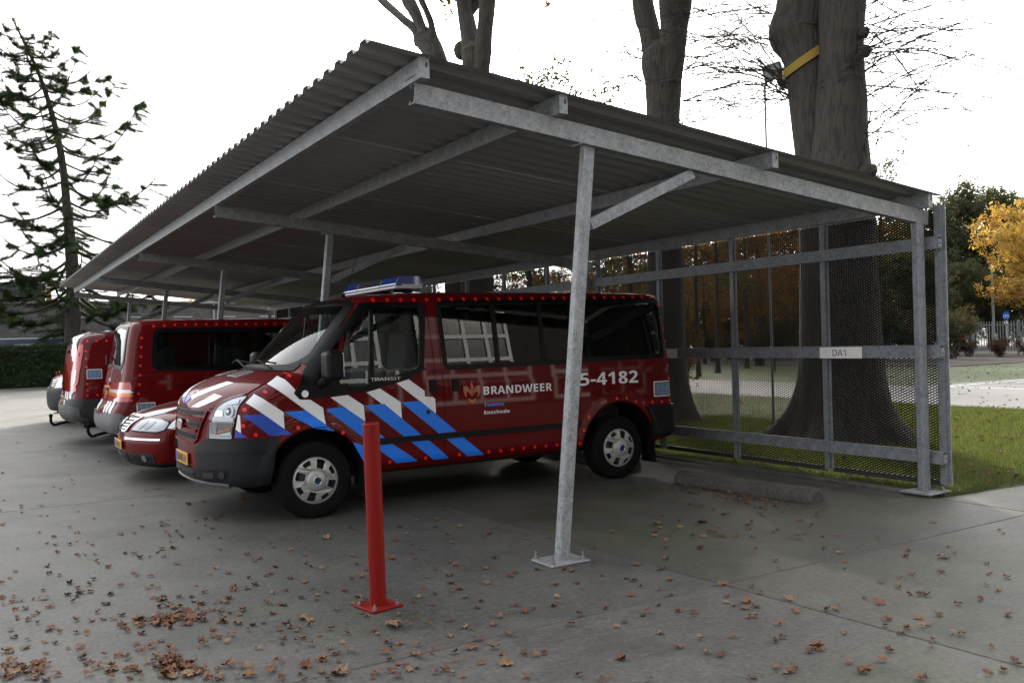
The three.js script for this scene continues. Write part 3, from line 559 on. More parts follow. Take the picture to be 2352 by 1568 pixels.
function seatGeo() {
  return merge([rbox(0.5, 0.16, 0.46, 0.05, 0, 0.3, 0, 3), rbox(0.16, 0.62, 0.46, 0.06, 0.27, 0.66, 0, 3).rotateZ(-0.12), rbox(0.1, 0.2, 0.28, 0.045, 0.42, 1.04, 0, 3), cyl(0.008, 0.008, 0.14, 6, 0.4, 0.92, 0.06), cyl(0.008, 0.008, 0.14, 6, 0.4, 0.92, -0.06), box(0.4, 0.24, 0.4, 0, 0.11, 0)]);
}
const seatShared = seatGeo();
function addSeats(par, xs, zs, y) { for (const x of xs) for (const z of zs) part('seat', seatShared, seatCloth, par).position.set(x, y, z); }
// the grey 112 sticker with its white rim and blue figures
function sticker112(f, par, x0, y0, w, h, off) {
  const side = 1.6;
  const st = part('emergency_sticker', drape(f, shapeOf(rounded([[x0, y0], [x0 + w, y0], [x0 + w, y0 + h], [x0, y0 + h]], 0.008)), 'z', side * par.userData.face, off, 0.06, off), foilWhite, par, 'grey sticker reading 112 in blue');
  const q = (o, geo, m) => part(o, geo, m, st);
  const fx = par.userData.face, b = 0.009;
  q('sticker_ground', drape(f, shapeOf([[x0 + b, y0 + b], [x0 + w - b, y0 + b], [x0 + w - b, y0 + h - b], [x0 + b, y0 + h - b]]), 'z', side * fx, off + 0.0015, 0.06), foilGrey);
  const wx = fx > 0 ? x0 + w * 0.15 : x0 + w * 0.85;
  const T = words('1-1-2', wx, y0 + h * 0.38, w * 0.72, h * 0.4, font, fx < 0, 0.06);
  q('sticker_figures', drape(f, T, 'z', side * fx, off + 0.003, 0.06), foilCyan);
  const bx = fx > 0 ? x0 + w * 0.22 : x0 + w * 0.78, s2 = fx > 0 ? 1 : -1;
  q('sticker_line', drape(f, shapeOf([[bx, y0 + h * 0.2], [bx + s2 * w * 0.55, y0 + h * 0.2], [bx + s2 * w * 0.55, y0 + h * 0.27], [bx, y0 + h * 0.27]]), 'z', side * fx, off + 0.003, 0.06), lettersBlue);
}
function numberPlate(f, par, from, y0, h, wz, txt) {
  // a pressed plate on the curved bumper: flat board fixed at its centre
  const bx = (() => { let t = 0; for (let i = 0; i < 60; i++) t += f(from + Math.sign(-from) * t, y0 + h / 2, 0) * 0.9; return from + Math.sign(-from) * t; })();
  const s = Math.sign(from), p = part('number_plate', rbox(0.012, h, wz * 2, 0.005, bx + s * 0.008, y0 + h / 2, 0), plateYellow, par);
  part('plate_band', box(0.002, h - 0.012, 0.04, bx + s * 0.0152, y0 + h / 2, -s * (-(wz - 0.026))), plateBlue, p);
  const T = words(txt, -wz + 0.075, y0 + h * 0.2, wz * 2 - 0.12, h * 0.6, font), g = new THREE.ShapeGeometry(T, 3); g.rotateY(s > 0 ? Math.PI / 2 : -Math.PI / 2); g.translate(bx + s * 0.0165, 0, 0); part('plate_letters', g, inkBlack, p);
  return p;
}

// ===== red crew van with chevrons (nearest) =====
function buildCrewVan() {
  const s = {
    profile: chaikin([[-0.76, 0.30], [-0.865, 0.36], [-0.885, 0.47], [-0.892, 0.60], [-0.885, 0.75], [-0.878, 0.93], [-0.845, 1.035], [-0.74, 1.125], [-0.55, 1.212], [-0.36, 1.258], [-0.262, 1.276], [-0.20, 1.325], [0.36, 1.865], [0.46, 1.915], [0.62, 1.952], [0.95, 1.978], [1.6, 1.99], [3.0, 1.996], [3.9, 1.994], [4.03, 1.975], [4.075, 1.90], [4.10, 1.3], [4.115, 0.78], [4.15, 0.72], [4.15, 0.46], [4.10, 0.38], [3.9, 0.34], [1.5, 0.335], [0.2, 0.32]], 2, 0.2),
    half: 0.985, bulge: 0.30, bx: [[-1, -0.3, 0.5, 1.0], [1, 0.9, 0.42, 0]], bulgePow: 2.6, crown: 0.05, crownY: 1, rear: 4.12, rearBulge: 0.06, round: 0.12,
    w: [[0.25, 0.45, 0.8, 1.1, 1.25, 1.9, 2.1], [0.95, 0.98, 0.985, 0.98, 0.968, 0.865, 0.80]],
    arches: [[0, 0.44], [3.3, 0.48]], wheelR: 0.33, archIn: 0.5, floor: 0.56, cabinFrom: -0.18, screenTo: 0.85,
  };
  const winDoor = rounded([[0.575, 1.822, 0.05], [1.05, 1.826, 0.06], [1.07, 1.75, 0.03], [1.0, 1.25, 0.03], [0.93, 1.222, 0.03], [0.515, 1.13, 0.02], [0.44, 1.105, 0.03], [0.23, 1.118, 0.06], [0.15, 1.40, 0.06], [0.20, 1.47, 0.05]], 0.03);
  const winMid = rounded([[1.262, 1.835], [2.75, 1.866], [2.725, 1.268], [1.282, 1.258]], 0.035);
  const winRear = rounded([[2.87, 1.868], [3.92, 1.868, 0.06], [3.965, 1.8, 0.04], [3.945, 1.29, 0.04], [2.85, 1.278]], 0.035);
  const screen = [[0, 1.30], [0.60, 1.305], [0.72, 1.34], [0.79, 1.40], [0.685, 1.82], [0.6, 1.855], [0, 1.875], [-0.4, 1.875], [-0.4, 1.30]];
  s.sideWindows = [winDoor, winMid, winRear]; s.frontWindows = [screen];
  const { outer, solid } = field(s);
  const van = thing('fire_service_van', 'red fire service van with blue and white diagonal stripes and blue roof light bar', 'van', [-0.825, 0, -3.445]);
  van.userData.face = 1;
  const g = surfaceNet(solid, [-1.0, 0.22, -1.1], [4.3, 2.1, 1.1], 0.0185, (x, y, z) => {
    const o = outer(x, y, z); if (o < -0.02) return (y < 0.55 || Math.min(Math.hypot(x, y - 0.33), Math.hypot(x - 3.3, y - 0.33)) < 0.6 && Math.abs(z) > 0.4) ? housing(x, z, 1.6) : 'interior_trim';
    return 'body';
  });
  part('body', g.body, paintRed, van); part('interior_trim', g.interior_trim, cabin, van); addHousings(van, g);
  const Z = 1.6, on = (name, sh, m, off = 0.004, len = 0.06, sk = 0.006, lab) => part(name, drape(outer, sh, 'z', Z, off, len, sk), m, van, lab);
  const off = (name, sh, m, o = 0.004, len = 0.08, sk = 0.006) => part(name, drape(outer, sh, 'z', -Z, o, len, sk), m, van);
  const frontOn = (name, sh, m, o = 0.004, len = 0.05, sk = 0.006, lab) => part(name, drape(outer, sh, 'x', -2, o, len, sk), m, van, lab);
  // door skins stand proud of the body with open gaps between them
  const P = 0.007, arc = (cx, r, a0, a1, n = 12) => Array.from({ length: n + 1 }, (_, i) => { const a = a0 + (a1 - a0) * i / n; return [cx + r * Math.cos(a), 0.33 + r * Math.sin(a)]; });
  const trim = rounded([[0.50, 1.848, 0.02], [1.10, 1.855, 0.07], [1.115, 1.78, 0.03], [1.045, 1.225, 0.03], [0.87, 1.153], [0.508, 1.068], [0.091, 1.036], [-0.12, 1.03, 0.05], [-0.172, 1.08, 0.05], [-0.021, 1.307, 0.06]], 0.02);
  const doorOut = [[0.098, 1.0], [0.098, 0.80], [0.44, 0.62], [0.47, 0.40], [1.05, 0.402], [1.12, 0.72], [1.152, 0.97], [1.146, 1.28], [1.14, 1.55], [1.115, 1.895], [0.56, 1.885], [0.30, 1.62]];
  on('front_door', shapeOf(doorOut, [rounded([[0.12, 1.05], [0.52, 1.082], [0.88, 1.165], [1.035, 1.235], [1.09, 1.8], [1.07, 1.84], [0.56, 1.835], [0.33, 1.60]], 0.02)]), paintRed, P, 0.05, P + 0.004);
  on('door_pillar', shapeOf([[1.06, 0.402], [1.128, 0.402], [1.225, 0.39], [1.243, 0.87], [1.226, 1.215], [1.204, 1.9], [1.124, 1.896], [1.154, 1.4], [1.160, 0.97], [1.128, 0.72]]), paintRed, P, 0.05, P + 0.004);
  on('sliding_door', shapeOf([[1.235, 0.392], [2.66, 0.405], [2.78, 0.62], [2.80, 1.24], [2.83, 1.915], [1.213, 1.9], [1.234, 1.215], [1.251, 0.87]], [inset(winMid, -0.02)]), paintRed, P, 0.05, P + 0.004);
  on('rear_quarter', shapeOf([...arc(3.3, 0.495, 2.75, 0.95), [3.62, 0.748], [4.03, 0.755], [4.03, 1.3], [4.015, 1.86], [3.97, 1.925], [2.838, 1.915], [2.808, 1.24], [2.788, 0.62]], [inset(winRear, -0.02)]), paintRed, P, 0.05, P + 0.004);
  // windows: black ceramic border and glass
  for (const [put, side] of [[on, 1], [off, -1]]) {
    for (const [w, nm] of [[winMid, 'side_window'], [winRear, 'side_window']]) { const gl = put(nm, shapeOf(inset(w, -0.012)), glassTint, -0.004, 0.08, 0); part('window_border', drape(outer, ringShape(inset(w, 0.012), 0.05), 'z', Z * side, 0.009, 0.06, 0.012), trimBlack, gl); }
    const gd = put('door_window', shapeOf(inset(winDoor, -0.012)), glassClear, -0.004, 0.08, 0);
    part('door_trim', drape(outer, shapeOf(trim, [inset(winDoor, 0.008)]), 'z', Z * side, 0.011, 0.05, 0.012), trimBlack, gd);
    part('window_divider', drape(outer, shapeOf([[0.50, 1.12], [0.545, 1.13], [0.60, 1.83], [0.565, 1.83]]), 'z', Z * side, 0.012, 0.05, 0.03), trimBlack, gd);
  }
  part('window_divider', drape(outer, shapeOf([[1.82, 1.27], [1.87, 1.27], [1.87, 1.86], [1.82, 1.86]]), 'z', Z, 0.004, 0.06, 0.02), trimBlack, van);
  part('window_divider', drape(outer, shapeOf([[2.36, 1.27], [2.41, 1.27], [2.41, 1.86], [2.36, 1.86]]), 'z', Z, 0.004, 0.06, 0.02), trimBlack, van);
  const scr = [...screen.slice(0, 7), ...screen.slice(0, 6).reverse().map(q => [-q[0], q[1]]).slice(0, -1), [-0.6, 1.305]].filter((q, i, a) => i === 0 || Math.hypot(q[0] - a[i - 1][0], q[1] - a[i - 1][1]) > 1e-3);
  const ws = part('windscreen', drape(outer, shapeOf(scr), 'x', -2, -0.003, 0.06), glassClear, van);
  part('windscreen_border', drape(outer, ringShape(inset(scr, 0.008), 0.05), 'x', -2, 0.004, 0.05, 0.006), trimBlack, ws);
  // black windscreen pillars
  for (const q of [1, -1]) {
    part('windscreen_pillar', drape(outer, shapeOf([[0.73, 1.34], [0.80, 1.405], [0.695, 1.825], [0.68, 1.85], [0.77, 1.855], [0.81, 1.80], [0.905, 1.42], [0.90, 1.33], [0.84, 1.318]].map(p => [p[0] * q, p[1]])), 'x', -2, 0.007, 0.04, 0.008), trimBlack, van);
  }
  // wipers and cowl
  part('cowl', drape(outer, shapeOf([[-0.78, 1.262], [0.78, 1.262], [0.80, 1.315], [-0.80, 1.315]]), 'x', -2, 0.008, 0.05, 0.01), plasticDark, van);
  for (const [a, b] of [[[-0.215, 1.335, 0.62], [-0.30, 1.325, 0.02]], [[-0.25, 1.335, -0.1], [-0.26, 1.33, -0.72]]]) { const w = part('wiper', tube([a, [(a[0] + b[0]) / 2 - 0.03, a[1] + 0.02, (a[2] + b[2]) / 2], b], 0.008, 12, 6), rubber, van); part('wiper_arm', tube([[a[0] - 0.02, a[1] - 0.05, a[2] - 0.06], [(a[0] + b[0]) / 2 - 0.035, a[1] + 0.03, (a[2] + b[2]) / 2]], 0.009, 8, 6), plasticDark, w); }
  // chevrons
  const S = 0.0095, W = [[[-0.629, 0.925], [-0.616, 0.919], [-0.614, 0.776], [-0.648, 0.805]], [[-0.49, 1.088], [-0.271, 0.929], [-0.266, 0.788], [-0.566, 1.02]], [[-0.25, 1.221], [-0.164, 1.106], [-0.18, 1.08], [-0.131, 1.026], [-0.036, 1.018], [0.072, 0.943], [0.088, 0.80], [-0.369, 1.162]], [[0.142, 1.03], [0.30, 1.042], [0.443, 0.943], [0.452, 0.802]], [[0.474, 1.056], [0.60, 1.085], [0.798, 0.952], [0.806, 0.8]], [[0.766, 1.123], [0.885, 1.152], [1.04, 1.04], [1.04, 0.99], [1.12, 0.98], [1.145, 0.962], [1.148, 0.828]]];
  W.forEach((w, i) => on('white_stripe', shapeOf(w), foilWhite, i < 2 ? 0.0035 : S, 0.04, i < 2 ? 0.004 : S));
  const Bn = [[[-0.648, 0.798], [-0.614, 0.773], [-0.57, 0.738], [-0.656, 0.738]], [[-0.60, 0.92], [-0.44, 0.926], [-0.205, 0.738], [-0.387, 0.738]]];
  for (const w of Bn) on('blue_stripe', shapeOf(w), foilNavy, 0.0035, 0.04, 0.004);
  const Bl = [[[-0.264, 0.928], [-0.084, 0.931], [0.10, 0.787], [-0.02, 0.78]], [[0.105, 0.782], [0.165, 0.745], [0.15, 0.74], [0.10, 0.757], [0.0, 0.772]], [[0.33, 0.63], [0.44, 0.585], [0.46, 0.40], [0.425, 0.46]], [[0.105, 0.922], [0.12, 0.935], [0.269, 0.938], [0.639, 0.642], [0.455, 0.642]], [[0.52, 0.584], [0.702, 0.586], [0.958, 0.409], [0.748, 0.409]], [[0.448, 0.942], [0.639, 0.946], [0.994, 0.642], [0.82, 0.642]], [[0.89, 0.588], [1.069, 0.589], [1.28, 0.405], [1.118, 0.405]], [[0.802, 0.951], [0.995, 0.951], [1.359, 0.645], [1.174, 0.643]], [[1.245, 0.59], [1.419, 0.593], [1.655, 0.405], [1.475, 0.405]]];
  for (const w of Bl) on('blue_stripe', shapeOf(w), foilBlue, S + 0.001, 0.06, S);
  on('side_moulding', shapeOf(rounded([[0.475, 0.592], [2.78, 0.592], [2.78, 0.638], [0.465, 0.638]], 0.01)), plasticDark, 0.03, 0.08, 0.03);
  on('fuel_cap', disc(1.07, 0.845, 0.022, 20), inkBlack, 0.0125, 0.05, 0.006);
  for (const [x, y] of [[1.052, 1.0], [1.286, 1.0]]) { const h = on('door_handle', shapeOf(rounded([[x, y], [x + 0.115, y], [x + 0.115, y + 0.155], [x, y + 0.155]], 0.02)), paintRed, 0.013, 0.05, 0.01); part('handle_grip', drape(outer, shapeOf(rounded([[x + 0.04, y + 0.02], [x + 0.105, y + 0.02], [x + 0.105, y + 0.14], [x + 0.04, y + 0.14]], 0.015)), 'z', Z, 0.03, 0.05, 0.02), trimBlack, h); }
  // red reflector dots
  const dots = []; for (let x = 0.62; x < 3.95; x += 0.131) dots.push([x, 1.872 + 0.0135 * (x - 0.62)]);
  dots.push([3.97, 1.828], [3.985, 1.698], [3.995, 1.561], [4.0, 1.431], [4.004, 1.302], [4.005, 1.171], [4.005, 1.03], [4.005, 0.785], [3.882, 0.782], [3.75, 0.785], [3.62, 0.783], [3.509, 0.80], [3.387, 0.845], [3.256, 0.848], [2.892, 0.68], [2.825, 0.545], [2.78, 0.42], [-0.581, 0.967], [-0.598, 0.835], [-0.507, 0.757], [-0.406, 1.10], [-0.17, 1.232], [-0.152, 0.79], [0.239, 0.72], [0.68, 0.425], [1.036, 0.428], [1.387, 0.428]);
  for (let x = 1.707; x < 2.66; x += 0.1315) dots.push([x, 0.428]);
  const okDots = dots.filter(([x, y]) => !(y > 1.8 && x > 2.79 && x < 2.85));
  for (const [x, y] of okDots) on('reflector_dot', disc(x, y, 0.0165, 14), dotRed, x < 0.09 ? 0.0055 : 0.0115, 0.05, 0.006);
  // lettering
  on('fire_service_lettering', words('BRANDWEER', 1.66, 0.972, 0.79, 0.077), foilWhite, S, 0.06, 0, 'white lettering BRANDWEER');
  on('region_lettering', words('Twente', 1.66, 0.858, 0.225, 0.034), lettersBlue, S, 0.06, 0, 'blue lettering Twente');
  on('town_lettering', words('Enschede', 1.66, 0.786, 0.285, 0.034), foilWhite, S, 0.06, 0, 'white lettering Enschede');
  on('fleet_number', words('25-4182', 2.655, 1.003, 0.905, 0.128), foilWhite, S, 0.06, 0, 'white figures 25-4182');
  const ex = 1.535, ey = 1.0, em = (pts) => shapeOf(pts.map(q => [ex + q[0], ey + q[1]]));
  const half = sx => [[sx * 0.02, 0.03], [sx * 0.045, 0.062], [sx * 0.09, 0.066], [sx * 0.094, 0.02], [sx * 0.078, -0.03], [sx * 0.055, -0.05], [sx * 0.062, -0.015], [sx * 0.05, 0.01], [sx * 0.03, -0.005], [sx * 0.012, -0.035]];
  const flame = [[0, -0.04], [-0.022, 0], [-0.012, 0.035], [-0.016, 0.07], [0.004, 0.122], [0.006, 0.085], [0.022, 0.05], [0.012, 0.01]], chev = [[-0.045, -0.05], [0, -0.072], [0.045, -0.05], [0.035, -0.085], [0, -0.112], [-0.035, -0.085]];
  const emb = on('fire_service_emblem', [em(half(-1)), em(half(1)), em(flame), em(chev)], emblemRed, S, 0.05, 0, 'orange and tan flame emblem');
  part('emblem_fill', drape(outer, [em(inset(half(-1), 0.008)), em(inset(half(1), 0.008)), em(inset(flame, 0.006)), em(inset(chev, 0.008))], 'z', Z, S + 0.0015, 0.05), emblemTan, emb);
  part('model_lettering', drape(outer, words('TRANSIT', 0.515, 1.152, 0.29, 0.028, fontR), 'z', Z, 0.014, 0.05, 0.003), M(0.45, 0.45, 0.45, 0.3, { metalness: 0.8 }), van, 'chrome lettering TRANSIT');
  on('indicator', disc(-0.085, 1.072, 0.03, 18), lampWhite, 0.018, 0.05, 0.01);
  sticker112(outer, van, 3.775, 0.838, 0.235, 0.165, S);
  // bumpers
  const pair = (name, sh, m, o, len, sk, par) => { const g0 = drape(outer, sh, 'd', 0, o, len, sk), p = part(name, g0, m, par); part(name, mirrored(g0), m, par); return p; };
  const frontB = part('front_bumper', drape(outer, shapeOf([[-0.44, 0.352], [0.44, 0.352], [0.42, 0.455], [-0.42, 0.455]]), 'x', -2, 0.022, 0.04, 0.025), bumperGrey, van);
  pair('bumper_corner', shapeOf([[-0.124, 0.716], [-0.239, 0.676], [-0.282, 0.651], [-0.295, 0.584], [-0.293, 0.497], [-0.277, 0.462], [-0.30, 0.45], [-0.335, 0.36], [-0.2, 0.345], [0.1, 0.345], [0.395, 0.35], [0.43, 0.45], [0.445, 0.57], [0.487, 0.722], [0.2, 0.722], [0.05, 0.72]]), bumperGrey, 0.0225, 0.03, 0.026, frontB);
  pair('bumper_ledge', shapeOf([[-0.27, 0.586], [-0.04, 0.600], [0.183, 0.612], [0.40, 0.615], [0.40, 0.622], [0.183, 0.62], [-0.04, 0.608], [-0.27, 0.594]]), bumperGrey, 0.029, 0.03, 0.008, frontB);
  const rec = pair('bumper_recess', shapeOf(rounded([[-0.27, 0.45], [-0.05, 0.468], [0.107, 0.476], [0.112, 0.43], [0.078, 0.392], [-0.082, 0.372], [-0.229, 0.368]], 0.02)), plasticDark, 0.026, 0.03, 0.004, frontB);
  pair('bumper_opening', shapeOf(rounded([[-0.2, 0.39], [-0.06, 0.395], [-0.05, 0.445], [-0.2, 0.435]], 0.012)), inkBlack, 0.0285, 0.03, 0.003, frontB);
  pair('fog_lamp', disc(0.045, 0.43, 0.032, 18), M(0.03, 0.03, 0.032, 0.15), 0.032, 0.03, 0.007, frontB);
  part('bumper_opening', drape(outer, shapeOf(rounded([[-0.36, 0.375], [0.36, 0.375], [0.37, 0.44], [-0.37, 0.44]], 0.02)), 'x', -2, 0.025, 0.05, 0.004), inkBlack, frontB);
  part('bumper_bar', drape(outer, shapeOf([[-0.35, 0.402], [0.35, 0.402], [0.35, 0.412], [-0.35, 0.412]]), 'x', -2, 0.032, 0.05, 0.008), plasticDark, frontB);
  part('bumper_lip', drape(outer, shapeOf([[-0.80, 0.338], [0.80, 0.338], [0.82, 0.362], [-0.82, 0.362]]), 'x', -2, 0.036, 0.04, 0.03), M(0.12, 0.125, 0.13, 0.5), frontB);
  const rb = rounded([[3.63, 0.74], [4.2, 0.745], [4.2, 0.40], [3.70, 0.40], [3.72, 0.55]], 0.02);
  const rearB = part('rear_bumper', drape(outer, shapeOf(rounded([[3.66, 0.742], [4.07, 0.745], [4.07, 0.42], [3.725, 0.42], [3.74, 0.6]], 0.02)), 'z', Z, 0.022, 0.04, 0.024), plasticDark, van);
  part('bumper_bar', drape(outer, shapeOf(rounded([[-0.96, 0.44], [0.96, 0.44], [0.96, 0.745], [-0.96, 0.745]], 0.02)), 'x', 6, 0.022, 0.06, 0.024), plasticDark, rearB);
  for (const sd of [1, -1]) { part('sill', drape(outer, shapeOf([[0.47, 0.345], [2.75, 0.36], [2.75, 0.385], [0.47, 0.375]]), 'z', Z * sd, 0.006, 0.1, 0.006), paintRed, van); }
  // grille
  const gr = frontOn('grille', shapeOf(rounded([[-0.545, 0.952], [0.545, 0.952], [0.525, 0.912], [0.33, 0.906], [-0.33, 0.906], [-0.525, 0.912]], 0.012)), inkBlack, 0.004, 0.05, 0.005);
  for (const q of [-1, 1]) part('grille', drape(outer, shapeOf(rounded([[q * 0.18, 0.806], [q * 0.445, 0.806], [q * 0.475, 0.85], [q * 0.2, 0.85]], 0.01)), 'x', -2, 0.004, 0.05, 0.005), inkBlack, gr);
  part('grille', drape(outer, shapeOf(rounded([[-0.40, 0.743], [0.40, 0.743], [0.37, 0.70], [-0.37, 0.70]], 0.012)), 'x', -2, 0.004, 0.05, 0.005), inkBlack, gr);
  const slat = (z0, z1, y) => part('grille_slat', drape(outer, shapeOf([[z0, y], [z1, y], [z1, y + 0.0045], [z0, y + 0.0045]]), 'x', -2, 0.012, 0.06, 0.008), plasticDark, gr);
  for (const y of [0.917, 0.928, 0.939]) slat(-0.51, 0.51, y); for (const y of [0.818, 0.832]) { slat(0.2, 0.445, y); slat(-0.445, -0.2, y); } for (const y of [0.711, 0.722, 0.733]) slat(-0.36, 0.36, y);
  for (const [y, w] of [[0.878, 0.52], [0.775, 0.43]]) frontOn('grille_bar', shapeOf(rounded([[-w, y - 0.012], [w, y - 0.012], [w + 0.01, y + 0.014], [-w - 0.01, y + 0.014]], 0.006)), paintRed, 0.022, 0.04, 0.022);
  for (const q of [-1, 1]) frontOn('grille_surround', shapeOf([[q * 0.60, 0.95], [q * 0.575, 0.90], [q * 0.515, 0.818], [q * 0.46, 0.706], [q * 0.40, 0.672], [q * 0.38, 0.684], [q * 0.435, 0.712], [q * 0.495, 0.825], [q * 0.555, 0.905], [q * 0.578, 0.95]]), paintRed, 0.018, 0.04, 0.018);
  frontOn('grille_surround', shapeOf([[-0.385, 0.668], [0.385, 0.668], [0.385, 0.684], [-0.385, 0.684]]), paintRed, 0.0175, 0.04, 0.018);
  const oval = Array.from({ length: 28 }, (_, i) => [0.11 * Math.cos(i / 28 * 6.2832), 0.815 + 0.046 * Math.sin(i / 28 * 6.2832)]);
  const bd = frontOn('badge', shapeOf(oval), chrome, 0.034, 0.04, 0.034); part('badge_centre', drape(outer, shapeOf(inset(oval, 0.01)), 'x', -2, 0.037, 0.04, 0.003), MP(0.02, 0.04, 0.14, 0.15, { clearcoat: 1 }), bd);
  numberPlate((x, y, z) => outer(x, y, z) - 0.004, van, -2, 0.462, 0.108, 0.24, '50-HFL-9');
  // headlights: lens over a silver housing
  const hl = rounded([[-0.124, 0.724], [-0.119, 0.766], [-0.088, 0.857], [-0.054, 0.931], [-0.023, 0.981], [0.037, 1.02], [0.113, 1.049], [0.193, 1.068], [0.243, 1.074], [0.232, 1.047], [0.214, 1.021], [0.2, 0.984], [0.19, 0.93], [0.175, 0.864], [0.158, 0.798], [0.146, 0.728]], 0.012, 3);
  const lampMatte = M(0.42, 0.44, 0.46, 0.3, { metalness: 0.6 });
  for (const sd of [1, -1]) {
    const lay = (n, sh, m, o, len, sk, par) => { let g0 = drape(outer, sh, 'd', 0, o, len, sk); if (sd < 0) g0 = mirrored(g0); return part(n, g0, m, par); };
    const circ = (r) => Array.from({ length: 26 }, (_, i) => [0.122 + r * Math.cos(i / 26 * 6.2832), 0.948 + 1.06 * r * Math.sin(i / 26 * 6.2832)]);
    const h = lay('headlight', shapeOf(hl), lampMatte, 0.004, 0.03, 0.006, van); lay('headlight_seal', ringShape(hl, 0.007), rubber, 0.006, 0.04, 0.008, h);
    lay('lamp_upper', shapeOf(rounded([[-0.02, 0.968], [0.05, 1.012], [0.19, 1.052], [0.2, 1.01], [0.09, 1.0], [0.06, 0.965]], 0.01)), M(0.62, 0.66, 0.7, 0.35), 0.012, 0.03, 0.008, h);
    lay('lamp_reflector', shapeOf(circ(0.048), [circ(0.03)]), M(0.35, 0.36, 0.38, 0.15, { metalness: 0.9 }), 0.018, 0.02, 0.014, h); lay('lamp_bowl', shapeOf(circ(0.03)), M(0.05, 0.05, 0.055, 0.08, { metalness: 0.9 }), 0.008, 0.02, 0.004, h); lay('lamp_bulb', shapeOf(circ(0.011)), chrome, 0.03, 0.02, 0.022, h);
    lay('lamp_reflector', shapeOf(rounded([[-0.045, 0.91], [0.055, 0.912], [0.05, 0.958], [-0.028, 0.955]], 0.01)), reflectorSilver, 0.014, 0.02, 0.01, h);
    lay('lamp_divider', shapeOf([[-0.062, 0.866], [0.172, 0.869], [0.18, 0.902], [-0.052, 0.9]]), M(0.55, 0.56, 0.57, 0.4), 0.022, 0.03, 0.018, h);
    for (let k = 0; k < 6; k++) lay('lamp_flute', shapeOf([[-0.104 + k * 0.015, 0.76], [-0.099 + k * 0.015, 0.76], [-0.086 + k * 0.015, 0.858], [-0.091 + k * 0.015, 0.858]]), reflectorSilver, 0.016, 0.03, 0.01, h);
    const lr = lay('lamp_reflector', shapeOf(rounded([[0.0, 0.86], [0.165, 0.86], [0.15, 0.77], [-0.005, 0.76]], 0.012)), M(0.3, 0.3, 0.32, 0.12, { metalness: 0.9 }), 0.012, 0.03, 0.008, h);
    lay('indicator_bulb', shapeOf([[0.0, 0.772], [0.145, 0.806], [0.148, 0.816], [0.0, 0.782]]), lampOrange, 0.02, 0.03, 0.006, h); lay('lamp_step', shapeOf([[0.0, 0.755], [0.147, 0.758], [0.148, 0.785], [0.05, 0.768]]), M(0.6, 0.62, 0.64, 0.3), 0.018, 0.03, 0.006, h);
    lay('lens', shapeOf(inset(hl, 0.002)), lampGlass, 0.036, 0.025, 0.03, h);
  }
  // bonnet: outline gap, stripes, vents, badge words
  const top = (name, sh, m, o = 0.004, len = 0.05, sk = 0.005, par = van, lab) => part(name, drape(outer, sh, 'y', 3, o, len, sk), m, par, lab);
  const bh = [[0, 0.964], [0.36, 0.964], [0.6, 0.962], [0.665, 0.976], [0.70, 1.008], [0.78, 1.058], [0.86, 1.09], [0.845, 1.17], [0.80, 1.235], [0.4, 1.262], [0, 1.268]];
  const bonnet = frontOn('bonnet', shapeOf([...bh, ...bh.slice(1, -1).reverse().map(q => [-q[0], q[1]])]), paintRed, 0.008, 0.035, 0.012);
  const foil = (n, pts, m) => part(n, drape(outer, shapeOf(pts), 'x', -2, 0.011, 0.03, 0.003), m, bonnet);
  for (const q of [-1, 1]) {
    foil('white_stripe', [[0.268, 0.972], [0.464, 1.036], [0.523, 1.083], [0.66, 1.066], [0.622, 1.03], [0.537, 0.998], [0.43, 0.972]].map(p => [p[0] * q, p[1]]), foilWhite);
    foil('white_stripe', [[0.10, 1.05], [0.30, 1.13], [0.40, 1.178], [0.54, 1.168], [0.47, 1.122], [0.34, 1.075], [0.22, 1.03]].map(p => [p[0] * q, p[1]]), foilWhite);  // upper band painted where the bonnet would mirror the sky
    foil('blue_stripe', [[0.015, 0.985], [0.05, 1.04], [0.15, 1.085], [0.13, 1.02]].map(p => [p[0] * q, p[1]]), foilNavy);
    const v = top('bonnet_vent', shapeOf(rounded([[-0.52, q * 0.12], [-0.36, q * 0.10], [-0.34, q * 0.38], [-0.50, q * 0.40]], 0.02)), M(0.25, 0.25, 0.25, 0.5), 0.014, 0.05, 0.006, bonnet);
    for (let k = 0; k < 4; k++) top('vent_slot', shapeOf([[-0.495 + k * 0.034, q * 0.135], [-0.475 + k * 0.034, q * 0.135], [-0.465 + k * 0.034, q * 0.37], [-0.485 + k * 0.034, q * 0.37]]), inkBlack, 0.0165, 0.06, 0.002, v);
  }
  // mirrors
  for (const q of [1, -1]) {
    const m = part('door_mirror', rbox(0.15, 0.26, 0.2, 0.05, 0.115, 1.305, q * 1.12, 4), plasticDark, van);
    part('mirror_arm', tube([[0.06, 1.14, q * 0.96], [0.08, 1.17, q * 1.03], [0.1, 1.22, q * 1.1]], 0.045, 8, 10), plasticDark, m);
    part('mirror_glass', rbox(0.006, 0.2, 0.15, 0.003, 0.192, 1.31, q * 1.12), chrome, m);
  }
  // roof light bar and aerial
  const lb = part('light_bar', rbox(0.29, 0.03, 1.36, 0.012, 1.06, 2.012, 0), M(0.45, 0.46, 0.47, 0.4), van, 'blue and clear roof light bar');
  const dome = (z0, z1, m, nm) => { const L = z1 - z0, sh = shapeOf(rounded([[-0.14, 0], [0.14, 0], [0.115, 0.088], [-0.105, 0.088]], 0.02)); const g2 = new THREE.ExtrudeGeometry(sh, { depth: L - 0.012, bevelEnabled: true, bevelSize: 0.005, bevelThickness: 0.006, bevelSegments: 2 }); g2.translate(1.06, 2.028, z0 + 0.006); return part(nm, g2, m, lb); };
